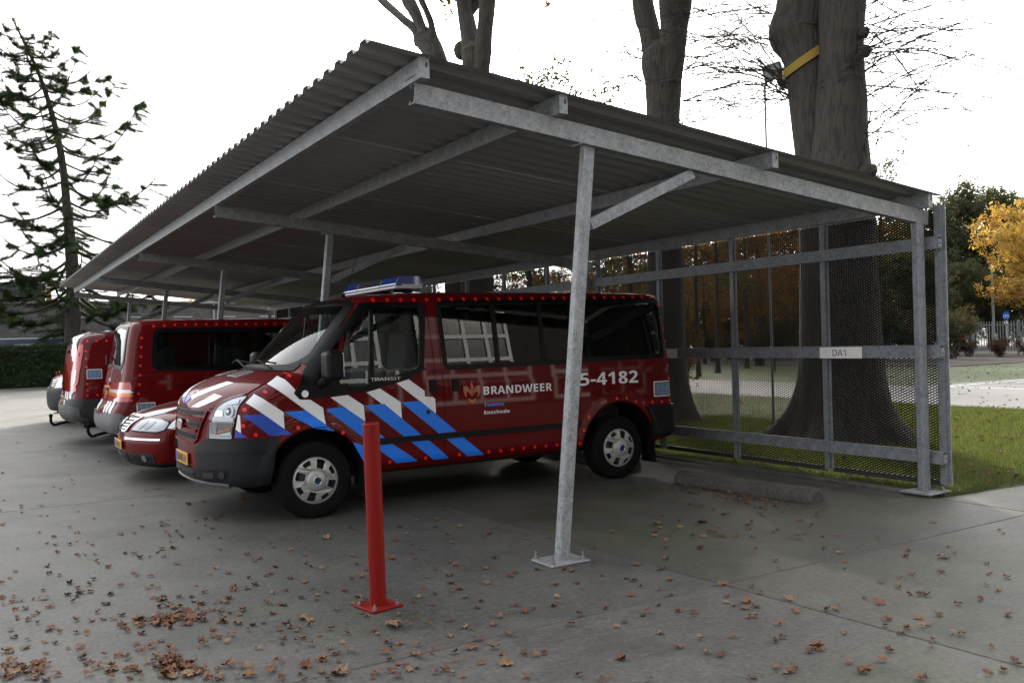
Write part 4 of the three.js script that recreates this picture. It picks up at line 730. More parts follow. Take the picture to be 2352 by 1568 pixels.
  const blueLens = MP(0.006, 0.03, 0.19, 0.06, { clearcoat: 1, clearcoatRoughness: 0.02 }), clearLens = MP(0.03, 0.032, 0.04, 0.06, { clearcoat: 1, clearcoatRoughness: 0.02 });
  dome(-0.68, -0.3, blueLens, 'blue_lens'); dome(-0.295, 0.295, clearLens, 'clear_lens'); dome(0.3, 0.68, blueLens, 'blue_lens');
  part('light_bar_plate', box(0.16, 0.018, 0.004, 1.06, 2.03, 0.6835), M(0.5, 0.5, 0.5, 0.5), lb);
  for (const z of [-0.5, 0.5]) part('light_bar_foot', box(0.2, 0.03, 0.06, 1.06, 1.985, z), plasticDark, lb);
  part('aerial', merge([tube([[0.62, 1.95, 0.1], [0.7, 2.15, 0.1], [0.8, 2.42, 0.1]], 0.003, 8, 5), cyl(0.018, 0.024, 0.04, 10, 0.62, 1.955, 0.1)]), rubber, van);
  // wheels, cabin
  for (const [x, st] of [[0, 1], [3.3, 1]]) for (const z of [0.86, -0.86]) addWheel(van, x, z, 0.332, 0.215, 'badge');
  part('underside', box(4.4, 0.12, 1.5, 1.7, 0.36, 0), plasticDark, van);
  for (const [x, z] of [[0.44, 0.86], [3.79, 0.86]]) part('mud_flap', rbox(0.02, 0.28, 0.22, 0.008, x, 0.27, z), rubber, van);
  addSeats(van, [0.72], [0.45, -0.1, -0.5], 0.66); addSeats(van, [1.75, 2.65], [0.48, 0, -0.48], 0.62); addSeats(van, [3.4], [0.4, -0.4], 0.62);
  part('dashboard', rbox(0.5, 0.34, 1.6, 0.08, 0.0, 1.08, 0, 3), cabin, van);
  const sw = new THREE.TorusGeometry(0.19, 0.016, 8, 28); sw.rotateY(Math.PI / 2); sw.rotateZ(0.5); sw.translate(0.38, 1.2, 0.45); part('steering_wheel', sw, rubber, van);
  return van;
}

// ===== panel-sided passenger vans seen from behind, and the same van nose on =====
const fieldCache = {}, netCache = {};
function buildBoxVan(kind, label, pos, turn) {
  const tf = kind === 'window';
  const s = {
    profile: chaikin(tf ? [[-0.78, 0.24], [-0.875, 0.33], [-0.90, 0.48], [-0.895, 0.68], [-0.86, 0.78], [-0.80, 0.92], [-0.70, 1.0], [-0.42, 1.095], [-0.16, 1.155], [-0.08, 1.20], [0.58, 1.80], [0.70, 1.86], [0.95, 1.91], [1.6, 1.93], [3.4, 1.925], [3.60, 1.905], [3.68, 1.84], [3.80, 1.25], [3.885, 0.78], [3.96, 0.68], [3.98, 0.50], [3.95, 0.40], [3.8, 0.30], [1.5, 0.25]] : [[-0.78, 0.24], [-0.87, 0.33], [-0.89, 0.50], [-0.86, 0.70], [-0.78, 0.9], [-0.5, 1.03], [-0.15, 1.13], [-0.05, 1.18], [0.62, 1.72], [0.8, 1.80], [1.3, 1.85], [2.4, 1.85], [3.4, 1.82], [3.66, 1.79], [3.78, 1.72], [3.86, 1.40], [3.90, 1.10], [3.92, 0.78], [3.955, 0.66], [3.96, 0.48], [3.90, 0.38], [3.7, 0.32], [1.5, 0.26]], 2, 0.2),
    half: 0.95, bulge: 0.26, bx: [[-1, -0.2, 0.6, 1.1], [1, 0.8, 0.4, 0]], crown: 0.045, crownY: 1, rear: 3.96, rearBulge: tf ? 0.10 : 0.13, round: 0.13,
    w: tf ? [[0.25, 0.5, 0.9, 1.15, 1.85, 2.0], [0.93, 0.95, 0.952, 0.94, 0.83, 0.78]] : [[0.25, 0.5, 0.9, 1.2, 1.8, 2.0], [0.93, 0.95, 0.95, 0.94, 0.82, 0.76]],
    arches: [[0, 0.4], [3.0, 0.4]], wheelR: 0.325, archIn: 0.5, floor: 0.5, cabinFrom: -0.1, screenTo: 1.0,
  };
  const w1 = rounded([[2.02, 1.735], [3.32, 1.735, 0.05], [3.37, 1.26, 0.06], [2.0, 1.215]], 0.04), w2 = rounded([[0.85, 1.735], [1.94, 1.74], [1.92, 1.215], [0.82, 1.2]], 0.04), w0 = rounded([[0.45, 1.66], [0.76, 1.7], [0.74, 1.18], [-0.05, 1.15], [0.02, 1.24]], 0.03);
  const rw = [[0, 1.30], [0.66, 1.27], [0.69, 1.36], [0.60, 1.78], [0, 1.82], [-0.3, 1.82], [-0.3, 1.30]];
  s.sideWindows = tf ? [w0, w1, w2] : [w0]; s.rearWindows = [rw]; s.frontWindows = [[[0, 1.2], [0.74, 1.24], [0.62, 1.76], [0, 1.8], [-0.3, 1.8], [-0.3, 1.2]]];
  const { outer, solid } = fieldCache[kind] ??= field(s), h = 0.028;
  const van = thing(tf ? 'window_van' : 'panel_van', label, 'van', pos, turn); const face = turn ? -1 : 1; van.userData.face = face;
  const g = netCache[kind] ??= surfaceNet(solid, [-1.05, 0.2, -1.08], [4.15, 2.0, 1.08], h, (x, y, z) => {
    const o = outer(x, y, z); if (o < -0.025) return y < 0.5 || (Math.min(Math.hypot(x, y - 0.325), Math.hypot(x - 3, y - 0.325)) < 0.5 && Math.abs(z) > 0.4) ? housing(x, z, 1.5) : 'interior_trim';
    return 'body';
  });
  part('body', g.body, paintRed, van); part('interior_trim', g.interior_trim, tf ? M(0.06, 0.006, 0.006, 0.7) : cabin, van); addHousings(van, g);
  const Z = 1.6 * face, side = (n, sh, m, o = 0.005, l = 0.07, k = 0.006, par = van, lab) => part(n, drape(outer, sh, 'z', Z, o, l, k), m, par, lab), both = (n, sh, m, o, l, k, f2) => { for (const q of [1, -1]) { const p = part(n, drape(outer, sh, 'z', 1.6 * q, o, l, k), m, van); if (f2) f2(p, q); } };
  const back = (n, sh, m, o = 0.005, l = 0.05, k = 0.006, par = van, lab) => part(n, drape(outer, sh, 'x', 6, o, l, k), m, par, lab);
  for (const w of s.sideWindows) both('side_window', shapeOf(inset(w, -0.02)), tf ? glassTint2 : glassClear, 0.0, 0.08, 0, (p, q) => part('window_border', drape(outer, ringShape(inset(w, 0.008), 0.06), 'z', 1.6 * q, 0.006, 0.07, 0.008), trimBlack, p));
  const mir = p => [...p.slice(0, 5), ...p.slice(1, 4).reverse().map(q => [-q[0], q[1]])];
  const rwf = mir(rw), gl = back('rear_window', shapeOf(rwf), glassTint, 0, 0.06, 0); part('window_border', drape(outer, ringShape(inset(rwf, 0.01), 0.05), 'x', 6, 0.006, 0.05, 0.008), trimBlack, gl);
  const fwf = mir(s.frontWindows[0]), fg = part('windscreen', drape(outer, shapeOf(fwf), 'x', -2, 0, 0.07), glassClear, van); part('windscreen_border', drape(outer, ringShape(inset(fwf, 0.01), 0.05), 'x', -2, 0.006, 0.05, 0.008), trimBlack, fg);
  for (const x of [0, 3]) for (const z of [0.83, -0.83]) addWheel(van, x, z, 0.325, 0.21);
  part('underside', box(4.2, 0.12, 1.5, 1.6, 0.33, 0), plasticDark, van);
  const bumpM = tf ? M(0.1, 0.102, 0.105, 0.5) : M(0.045, 0.046, 0.048, 0.5);
  const rb = back('rear_bumper', shapeOf(rounded([[-0.94, 0.40], [0.94, 0.40], [0.94, 0.62], [0.55, 0.66], [0.45, 0.60], [-0.45, 0.60], [-0.55, 0.66], [-0.94, 0.62]], 0.03)), bumpM, 0.03, 0.05, 0.03);
  if (tf) part('bumper_side', drape(outer, shapeOf(rounded([[3.5, 0.36], [3.99, 0.40], [3.97, 0.64], [3.85, 0.66], [3.62, 0.52], [3.45, 0.48]], 0.03)), 'z', Z, 0.024, 0.05, 0.026), bumpM, rb);
  // tow bar
  part('tow_bar', merge([tube([[3.75, 0.36, 0], [3.98, 0.32, 0], [4.08, 0.30, 0], [4.12, 0.36, 0], [4.12, 0.44, 0]], 0.022, 16, 8), new THREE.SphereGeometry(0.032, 12, 8).translate(4.12, 0.455, 0)]), rubber, van);
  // tail door gap and lamps
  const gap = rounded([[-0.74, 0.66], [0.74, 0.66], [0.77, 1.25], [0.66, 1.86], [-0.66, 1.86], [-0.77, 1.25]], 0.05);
  back('tailgate_gap_line', shapeOf(inset(gap, -0.006), [gap]), rubber, 0.002, 0.05, 0.003);  // thin dark strip drawn for the shadowed groove round the tail door
  for (const q of [1, -1]) {
    if (tf) {
      const L = (y0, y1, m, n, par) => { const p = part(n, drape(outer, shapeOf(rounded([[3.66, y0], [3.9, y0], [3.9, y1], [3.69, y1]], 0.01)), 'z', 1.6 * q, 0.012, 0.04, 0.014), m, par); part(n + '_rear', drape(outer, shapeOf([[q * 0.79, y0], [q * 0.93, y0], [q * 0.93, y1], [q * 0.79, y1]]), 'x', 6, 0.0118, 0.04, 0.014), m, p); return p; };
      const tl = L(0.80, 0.872, lampRed, 'tail_light', van); L(0.872, 0.918, lampOrange, 'indicator_lens', tl); L(0.918, 0.962, lampWhite, 'reversing_lens', tl); L(0.962, 1.06, lampRed, 'brake_lens', tl);
    } else {
      const L = (pts, m, n, par, o = 0.014) => part(n, drape(outer, shapeOf(rounded(pts.map(p => [p[0] * q, p[1]]), 0.03)), 'x', 6, o, 0.035, 0.016), m, par);
      const tl = L([[0.74, 0.82], [0.80, 0.84], [0.90, 1.0], [0.90, 1.25], [0.86, 1.50], [0.83, 1.62], [0.76, 1.60], [0.78, 1.30], [0.78, 1.1]], lampRed, 'tail_light', van);
      L([[0.775, 0.95], [0.85, 1.0], [0.86, 1.2], [0.80, 1.22]], lampWhite, 'reversing_lens', tl, 0.02);
      part('tail_light_side', drape(outer, shapeOf(rounded([[3.80, 0.86], [3.95, 0.86], [3.95, 1.6], [3.76, 1.62], [3.77, 1.45], [3.82, 1.1]], 0.03)), 'z', 1.6 * q, 0.013, 0.04, 0.015), lampRed, tl);
    }
    for (let k = 0; k < 3; k++) back('white_stripe', shapeOf([[q * (0.30 + k * 0.17), 0.645], [q * (0.39 + k * 0.17), 0.645], [q * (0.37 + k * 0.17), 0.86], [q * (0.25 + k * 0.17), 0.86]]), foilWhite, 0.005, 0.05, 0.004);
  }
  // dots
  const dots = []; if (tf) { for (let x = 0.7; x < 3.5; x += 0.14) dots.push([x, 1.83 - 0.02 * smooth(3, 3.5, x)]); for (let y = 0.78; y < 1.75; y += 0.125) if (y > 0.86 || y < 0.8) dots.push([3.60 - 0.09 * (y - 0.8), y]); } else { for (const x of [3.35, 3.5, 3.63]) dots.push([x, 1.66]); for (const y of [1.5, 1.38, 1.25, 0.98, 0.88]) dots.push([3.66, y]); for (const x of [3.2, 3.36, 3.52, 3.66]) dots.push([x, 0.80]); }
  for (const [x, y] of dots) side('reflector_dot', disc(x, y, 0.018, 10), dotRed, 0.006, 0.05, 0.006);
  if (tf) {
    sticker112(outer, van, 3.385, 0.615, 0.235, 0.165, 0.006);
    side('door_rail', shapeOf([[1.6, 0.992], [3.2, 0.992], [3.2, 1.004], [1.6, 1.004]]), rubber, 0.004, 0.08, 0.006);
    side('crease_shade', shapeOf([[0.4, 1.17], [3.5, 1.185], [3.5, 1.19], [0.4, 1.175]]), rubber, 0.003, 0.08, 0.004);  // dark strip painted for the shade along the body fold
    addSeats(van, [0.75], [0.45, -0.45], 0.6); addSeats(van, [1.75, 2.75], [0.48, 0, -0.48], 0.58);
    part('rear_wiper', tube([[3.86, 1.29, 0.02], [3.83, 1.38, 0.25], [3.80, 1.42, 0.5]], 0.012, 12, 6), rubber, van);
    const em = back('badge', disc(0, 1.05, 0.06, 24), chrome, 0.012, 0.04, 0.012);
    back('badge_centre', shapeOf([[-0.045, 1.085], [0, 1.02], [0.045, 1.085], [0, 1.0]]), inkBlack, 0.014, 0.04, 0.003, em);
    back('tailgate_handle', shapeOf(rounded([[-0.22, 0.93], [0.22, 0.93], [0.22, 0.975], [-0.22, 0.975]], 0.01)), paintRed, 0.03, 0.04, 0.03);
    // nose: grille, headlights, big grey bumper
    const fr = (n, sh, m, o, k, par = van) => part(n, drape(outer, sh, 'x', -2, o, 0.045, k), m, par);
    const fb = fr('front_bumper', shapeOf(rounded([[-0.93, 0.30], [0.93, 0.30], [0.93, 0.72], [0.5, 0.745], [-0.5, 0.745], [-0.93, 0.72]], 0.03)), bumperGrey, 0.025, 0.03);
    for (const q of [1, -1]) part('bumper_side', drape(outer, shapeOf(rounded([[-0.75, 0.30], [-0.40, 0.36], [-0.42, 0.62], [-0.62, 0.73], [-0.78, 0.73]], 0.03)), 'z', 1.6 * q, 0.0248, 0.045, 0.03), bumperGrey, fb);
    fr('bumper_opening', shapeOf(rounded([[-0.6, 0.36], [0.6, 0.36], [0.6, 0.46], [-0.6, 0.46]], 0.03)), inkBlack, 0.028, 0.004, fb);
    const gr = fr('grille', shapeOf(rounded([[-0.5, 0.765], [0.5, 0.765], [0.47, 0.93], [-0.47, 0.93]], 0.03)), inkBlack, 0.006, 0.006);
    for (const y of [0.79, 0.83, 0.87, 0.905]) fr('grille_slat', shapeOf([[-0.47, y], [0.47, y], [0.46, y + 0.012], [-0.46, y + 0.012]]), chrome, 0.016, 0.012, gr);
    for (const q of [1, -1]) { const hl = rounded([[0.55, 0.755], [0.9, 0.765], [0.92, 0.92], [0.83, 0.99], [0.54, 0.945]], 0.03).map(p => [p[0] * q, p[1]]); const hh = fr('headlight', shapeOf(hl), M(0.5, 0.52, 0.54, 0.3, { metalness: 0.6 }), 0.008, 0.01); fr('lens', shapeOf(hl), lampGlass, 0.03, 0.022, hh); fr('lamp_reflector', disc(0.70 * q, 0.855, 0.055, 20), chrome, 0.014, 0.006, hh); }
    for (const q of [1, -1]) { const m = part('door_mirror', rbox(0.12, 0.2, 0.2, 0.05, 0.12, 1.22, q * 1.06, 3), plasticDark, van); part('mirror_arm', box(0.06, 0.05, 0.14, 0.12, 1.13, q * 0.97), plasticDark, m); }
  } else {
    sticker112(outer, van, 3.44, 1.06, 0.225, 0.15, 0.006);
    part('lower_cladding', drape(outer, [shapeOf([[3.38, 0.36], [3.93, 0.40], [3.93, 0.745], [3.2, 0.74], [3.36, 0.55]]), shapeOf([[0.45, 0.34], [2.58, 0.34], [2.66, 0.60], [2.74, 0.70], [0.3, 0.70]])], 'z', Z, 0.012, 0.06, 0.014), M(0.014, 0.0145, 0.015, 0.6), van).userData.kind = undefined;
    const cv = Array.from({ length: 13 }, (_, i) => { const a = Math.PI * 0.5 * i / 12; return [3.3 - 0.42 * Math.cos(a) * 1 + 0.06, 1.28 + 0.34 * Math.sin(a) - (i === 0 ? 0 : 0)]; });
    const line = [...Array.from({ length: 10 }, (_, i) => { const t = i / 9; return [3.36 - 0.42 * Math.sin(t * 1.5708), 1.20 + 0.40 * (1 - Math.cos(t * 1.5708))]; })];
    side('panel_crease_shade', shapeOf([...line, ...line.slice().reverse().map(p => [p[0] + 0.006, p[1] + 0.02])]), rubber, 0.003, 0.05, 0.004);  // dark curve drawn for the shade in the side panel fold
    part('tailgate_mirror', rbox(0.04, 0.05, 0.08, 0.015, 3.9, 1.5, 0.80 * face), plasticDark, van);
  }
  numberPlate(outer, van, 6, tf ? 0.9 : 0.68, 0.1, 0.24, tf ? '04-BXK-7' : '37-BRT-4');
  return van;
}
const glassTint2 = MP(0.35, 0.42, 0.4, 0.0, { transmission: 1, thickness: 0, ior: 1.5 });

// ===== red saloon, nose on =====
function buildSaloon() {
  const s = {
    profile: chaikin([[-0.74, 0.17], [-0.88, 0.21], [-0.935, 0.33], [-0.945, 0.45], [-0.92, 0.56], [-0.86, 0.665], [-0.74, 0.735], [-0.55, 0.795], [-0.2, 0.862], [0.2, 0.925], [0.42, 0.985], [1.12, 1.37], [1.4, 1.435], [1.9, 1.455], [2.4, 1.42], [2.75, 1.30], [3.15, 1.06], [3.35, 1.03], [3.68, 1.0], [3.76, 0.9], [3.78, 0.6], [3.74, 0.35], [3.5, 0.2]], 2, 0.2),
    half: 0.873, bulge: 0.34, bx: [[-1, -0.2, 0.8, 1.5], [1, 0.7, 0.5, 0]], bulgePow: 2.3, crown: 0.05, crownY: 0.62, rear: 3.76, rearBulge: 0.12, round: 0.13,
    w: [[0.17, 0.4, 0.6, 0.9, 1.0, 1.4, 1.5], [0.83, 0.87, 0.873, 0.85, 0.82, 0.6, 0.55]],
    arches: [[0, 0.355], [2.7, 0.355]], wheelR: 0.31, archIn: 0.45, floor: 0.35, cabinFrom: 0.3, screenTo: 1.5,
  };
  const w1 = rounded([[0.72, 0.99], [1.0, 1.22], [1.28, 1.365], [1.62, 1.385], [1.60, 0.985]], 0.03), w2 = rounded([[1.68, 0.985], [1.70, 1.385], [2.2, 1.36], [2.5, 1.2], [2.55, 1.01]], 0.03);
  s.sideWindows = [w1, w2]; s.frontWindows = [[[0, 0.985], [0.62, 1.0], [0.68, 1.03], [0.52, 1.35], [0, 1.39], [-0.3, 1.39], [-0.3, 0.985]]];
  const { outer, solid } = field(s);
  const car = thing('saloon_car', 'red saloon car with chrome grille and bumper strip, parked between two red vans', 'car', [-0.935, 0, -6.25]); car.userData.face = 1;
  const g = surfaceNet(solid, [-1.05, 0.12, -1.0], [3.95, 1.55, 1.0], 0.024, (x, y, z) => { const o = outer(x, y, z); if (o < -0.025) return y < 0.36 || (Math.min(Math.hypot(x, y - 0.31), Math.hypot(x - 2.7, y - 0.31)) < 0.45 && Math.abs(z) > 0.4) ? housing(x, z, 1.4) : 'interior_trim'; return 'body'; });
  part('body', g.body, paintRed, car); part('interior_trim', g.interior_trim, cabin, car); addHousings(car, g);
  const fr = (n, sh, m, o = 0.006, k = 0.006, par = car, lab) => part(n, drape(outer, sh, 'x', -2, o, 0.04, k), m, par, lab);
  for (const w of [w1, w2]) for (const q of [1, -1]) { const p = part('side_window', drape(outer, shapeOf(inset(w, -0.02)), 'z', 1.6 * q, 0, 0.08), glassClear, car); part('window_border', drape(outer, ringShape(inset(w, 0.008), 0.04), 'z', 1.6 * q, 0.006, 0.07, 0.008), trimBlack, p); }
  const f0 = s.frontWindows[0], fwf = [...f0.slice(0, 5), ...f0.slice(1, 4).reverse().map(q => [-q[0], q[1]])];
  const ws = fr('windscreen', shapeOf(fwf), glassClear, 0, 0); part('windscreen_border', drape(outer, ringShape(inset(fwf, 0.01), 0.04), 'x', -2, 0.006, 0.05, 0.008), trimBlack, ws);
  for (const x of [0, 2.7]) for (const z of [0.76, -0.76]) addWheel(car, x, z, 0.31, 0.2);
  // upright grille with chrome frame and slats
  const gp = rounded([[-0.27, 0.575], [0.27, 0.575], [0.36, 0.715], [-0.36, 0.715]], 0.03);
  const gr = fr('grille', shapeOf(gp), inkBlack, 0.01, 0.01); fr('grille_frame', ringShape(gp, 0.016), chrome, 0.024, 0.02, gr);
  for (let k = 0; k < 4; k++) { const y = 0.592 + k * 0.03, w = 0.265 + k * 0.02; fr('grille_slat', shapeOf([[-w, y], [w, y], [w + 0.004, y + 0.012], [-w - 0.004, y + 0.012]]), chrome, 0.02, 0.014, gr); }
  const em = fr('badge', disc(0, 0.645, 0.055, 24), chrome, 0.03, 0.02); fr('badge_centre', shapeOf([[-0.035, 0.675], [0, 0.61], [0.035, 0.675], [0, 0.595]]), inkBlack, 0.032, 0.003, em);
  for (const q of [1, -1]) {
    const hl = rounded([[0.39, 0.585], [0.80, 0.578], [0.845, 0.60], [0.80, 0.675], [0.68, 0.70], [0.50, 0.71], [0.43, 0.69]], 0.025).map(p => [p[0] * q, p[1]]);
    const h = fr('headlight', shapeOf(hl), M(0.3, 0.31, 0.33, 0.25, { metalness: 0.7 }), 0.006, 0.008);
    fr('lens', shapeOf(hl), lampGlass, 0.024, 0.02, h); fr('lamp_reflector', disc(0.52 * q, 0.645, 0.045, 20), M(0.2, 0.21, 0.23, 0.12, { metalness: 0.9 }), 0.012, 0.006, h); fr('lamp_reflector', disc(0.63 * q, 0.64, 0.045, 20), M(0.2, 0.21, 0.23, 0.12, { metalness: 0.9 }), 0.012, 0.006, h); fr('headlight_seal', ringShape(hl, 0.008), rubber, 0.006, 0.006, h);
    fr('bumper_strip', shapeOf(rounded([[q * 0.30, 0.487], [q * 0.84, 0.487], [q * 0.84, 0.507], [q * 0.30, 0.507]], 0.008)), chrome, 0.014, 0.014);
    const lg = fr('lower_grille', shapeOf(rounded([[q * 0.34, 0.235], [q * 0.76, 0.235], [q * 0.78, 0.345], [q * 0.34, 0.335]], 0.02)), inkBlack, 0.006, 0.006);
    for (const y of [0.255, 0.28, 0.305]) fr('grille_slat', shapeOf([[q * 0.36, y], [q * 0.74, y], [q * 0.74, y + 0.006], [q * 0.36, y + 0.006]]), plasticDark, 0.014, 0.01, lg);
    fr('fog_lamp', disc(q * 0.64, 0.288, 0.034, 18), M(0.15, 0.15, 0.16, 0.2), 0.016, 0.01, lg);
    fr('white_stripe', shapeOf([[q * 0.80, 0.70], [q * 0.875, 0.70], [q * 0.872, 0.60], [q * 0.845, 0.615]]), foilWhite, 0.006, 0.004);
    part('white_stripe', drape(outer, shapeOf([[-0.43, 0.70], [-0.28, 0.80], [-0.15, 0.72], [-0.20, 0.60], [-0.42, 0.595]]), 'z', 1.6 * q, 0.006, 0.05, 0.004), foilWhite, car);
    part('blue_stripe', drape(outer, shapeOf([[-0.41, 0.59], [-0.2, 0.595], [-0.1, 0.54], [-0.3, 0.53]]), 'z', 1.6 * q, 0.006, 0.05, 0.004), foilNavy, car);
    part('white_stripe', drape(outer, shapeOf([[-0.80, q * 0.12], [-0.77, q * 0.34], [-0.52, q * 0.50], [-0.20, q * 0.42], [-0.42, q * 0.34]]), 'y', 3, 0.006, 0.05, 0.004), foilWhite, car);
  }
  fr('lower_grille', shapeOf(rounded([[-0.30, 0.215], [0.30, 0.215], [0.30, 0.34], [-0.30, 0.34]], 0.02)), inkBlack, 0.006, 0.006);
  for (const y of [0.24, 0.27, 0.30]) fr('grille_slat', shapeOf([[-0.28, y], [0.28, y], [0.28, y + 0.006], [-0.28, y + 0.006]]), plasticDark, 0.014, 0.01);
  fr('bumper_lip', shapeOf([[-0.80, 0.19], [0.80, 0.19], [0.82, 0.225], [-0.82, 0.225]]), plasticDark, 0.012, 0.014);
  numberPlate(outer, car, -2, 0.365, 0.1, 0.25, '29-HNJ-2');
  part('underside', box(4.0, 0.1, 1.3, 1.5, 0.26, 0), plasticDark, car);
  for (const q of [1, -1]) part('door_mirror', rbox(0.1, 0.13, 0.18, 0.045, 0.72, 1.0, q * 0.93, 3), paintRed, car);
  addSeats(car, [1.15], [0.36, -0.36], 0.28); addSeats(car, [2.1], [0.36, -0.36], 0.28);
  return car;
}
buildCrewVan(); 
buildSaloon(); 
buildBoxVan('window', 'red van with dark side windows and rear tow bar, parked tail out beside the saloon', [2.19, 0, -8.85], Math.PI); 
buildBoxVan('panel', 'red windowless panel van with tall red tail lights, parked tail out', [1.91, 0, -11.55], Math.PI); 
buildBoxVan('window', 'red van with big grey front bumper, parked nose out beyond the windowless panel van', [-1.02, 0, -16.45], 0);


// ---------- trees and plants ----------
const barkMap = texture(512, (u, v) => { const r = n1(u * 44 + 0.8 * n2(u * 8, v * 8, 8), v * 6 + 1.2 * n3(u * 11, v * 5, 512), 512), a = fbm(n2, u, v, 5, 4), f = n3(u * 150, v * 60, 512), l = 0.04 * (0.66 + 0.36 * smooth(0.15, 0.7, r) + 0.5 * (a - 0.4) + 0.3 * (f - 0.5)), m = smooth(0.55, 0.75, fbm(n1, u, v + 0.3, 4, 3)) * 0.5; return [lin2s(l * (1.12 - 0.15 * m)), lin2s(l * (0.94 + 0.05 * m)), lin2s(l * (0.76 - 0.25 * m))]; }, true, 1);
const barkBump = texture(512, (u, v) => { const r = n1(u * 44 + 0.8 * n2(u * 8, v * 8, 8), v * 6 + 1.2 * n3(u * 11, v * 5, 512), 512), f = n3(u * 150, v * 60, 512), k = 255 * (0.75 * smooth(0.15, 0.8, r) + 0.25 * f); return [k, k, k]; }, false, 1);
const bark = new THREE.MeshStandardMaterial({ map: barkMap, bumpMap: barkBump, bumpScale: 0.014, roughness: 0.95, side: THREE.DoubleSide });
const twigMat = M(0.03, 0.023, 0.018, 0.9);
const leafMat = (r, g, b) => MP(r, g, b, 1, { transmission: 0.5, thickness: 0, specularIntensity: 0.3 });

// a trunk through rings [x,y,z,r], with ridges and swellings
function trunkGeo(rings, radial = 28, rough = 0.06, seed = 3, flare = 0) {
  const c = new THREE.CatmullRomCurve3(rings.map(q => new V3(q[0], q[1], q[2]))), L = rings.length - 1, N = Math.max(10, L * 8), P = [], UV = [], I = []; let vv = 0, prev = null;
  for (let j = 0; j <= N; j++) {
    const t = j / N, p = c.getPoint(t), f = t * L, i = Math.min(L - 1, f | 0), r0 = rings[i][3] + (rings[i + 1][3] - rings[i][3]) * smooth(0, 1, f - i), tg = c.getTangent(t); if (prev) vv += p.distanceTo(prev); prev = p;
    const a1 = new V3(1, 0, 0).addScaledVector(tg, -tg.x).normalize(), a2 = new V3().crossVectors(tg, a1);
    for (let k = 0; k <= radial; k++) {
      const a = k / radial * 6.28318, ca = Math.cos(a), sa = Math.sin(a), nn = n1((k % radial) / radial * 9 + seed * 7.3, vv * 1.1 + seed, 4096) - 0.5, n4 = n2((k % radial) / radial * 5 + seed * 3.1, vv * 0.6 + seed, 4096) - 0.5;
      const fl = flare ? flare * Math.exp(-p.y / 0.38) * (0.55 + 0.75 * Math.max(0, Math.sin(a * 5 + seed))) : 0, r = r0 * (1 + rough * nn + rough * 1.4 * n4) + fl;
      P.push(p.x + (a1.x * ca + a2.x * sa) * r, p.y + (a1.y * ca + a2.y * sa) * r, p.z + (a1.z * ca + a2.z * sa) * r); UV.push(k / radial * Math.max(1, Math.round(r0 * 6)), vv);
    }
  }
  for (let j = 0; j < N; j++) for (let k = 0; k < radial; k++) { const q = j * (radial + 1) + k, w = q + radial + 1; I.push(q, q + 1, w, q + 1, w + 1, w); }
  const g = new THREE.BufferGeometry(); g.setAttribute('position', new THREE.Float32BufferAttribute(P, 3)); g.setAttribute('uv', new THREE.Float32BufferAttribute(UV, 2)); g.setIndex(I); g.computeVertexNormals();
  return g;
}
// rings from the outline of a trunk in the photograph, on the upright plane where the tree stands
function outlineRings(list, axis, val, lean = 0) {
  return list.map(([y, xl, xr]) => { const p = pix((xl + xr) / 2, y, axis, val), d = p.clone().sub(camera.position).dot(camera.userData.basis.F); return [p.x + lean * p.y, p.y, p.z, (xr - xl) / 2 * d / 2019.6]; });
}
// thin limb through points
function limb(pts, r0, r1, rad = 5, seg = 8) {
  const c = new THREE.CatmullRomCurve3(pts), P = [], I = [], U = []; const N = seg;
  for (let j = 0; j <= N; j++) { const t = j / N, p = c.getPoint(t), tg = c.getTangent(t), r = r0 + (r1 - r0) * t, a1 = new V3(0.3, 0.1, 1).addScaledVector(tg, -(0.3 * tg.x + 0.1 * tg.y + tg.z)).normalize(), a2 = new V3().crossVectors(tg, a1); for (let k = 0; k < rad; k++) { const a = k / rad * 6.28318; P.push(p.x + (a1.x * Math.cos(a) + a2.x * Math.sin(a)) * r, p.y + (a1.y * Math.cos(a) + a2.y * Math.sin(a)) * r, p.z + (a1.z * Math.cos(a) + a2.z * Math.sin(a)) * r); U.push(k / rad, t * 2); } }
  for (let j = 0; j < N; j++) for (let k = 0; k < rad; k++) { const a = j * rad + k, b = j * rad + (k + 1) % rad; I.push(a, b, a + rad, b, b + rad, a + rad); }
  const g = new THREE.BufferGeometry(); g.setAttribute('position', new THREE.Float32BufferAttribute(P, 3)); g.setAttribute('uv', new THREE.Float32BufferAttribute(U, 2)); g.setIndex(I); g.computeVertexNormals(); return g;
}
// bunches of thin water shoots from the knobs of the old trees
function shoots(out, o, dir, n, len, r = 0.008) {
  n = Math.round(n * 1.7); r *= 0.95;
  for (let i = 0; i < n; i++) {
    const d = dir.clone().add(new V3(rr(-0.7, 0.7), rr(-0.35, 0.65), rr(-0.7, 0.7))).normalize(), L = len * rr(0.5, 1.45), sag = rr(-0.05, 0.5) * L, q = t => o.clone().addScaledVector(d, L * t).add(new V3(rr(-0.05, 0.05) * L * t, -sag * t * t + rr(-0.03, 0.03) * L, rr(-0.05, 0.05) * L * t));
    const o2 = o.clone().add(new V3(rr(-0.1, 0.1), rr(-0.16, 0.16), rr(-0.1, 0.1))), pts = [o2, q(0.3), q(0.6), q(1)]; out.push(limb(pts, r * rr(0.7, 1.3), 0.0034, 4, 7));
    const c = new THREE.CatmullRomCurve3(pts); for (let k = 0; k < 7; k++) { const t = rr(0.3, 0.95), a = c.getPoint(t), e = d.clone().add(new V3(rr(-0.8, 0.8), rr(-0.7, 0.6), rr(-0.8, 0.8))).normalize(), l2 = L * rr(0.12, 0.35); out.push(limb([a, a.clone().addScaledVector(e, l2 * 0.5), a.clone().addScaledVector(e, l2).add(new V3(0, -0.06 * l2, 0))], 0.0042, 0.0024, 3, 3)); }
  }
}
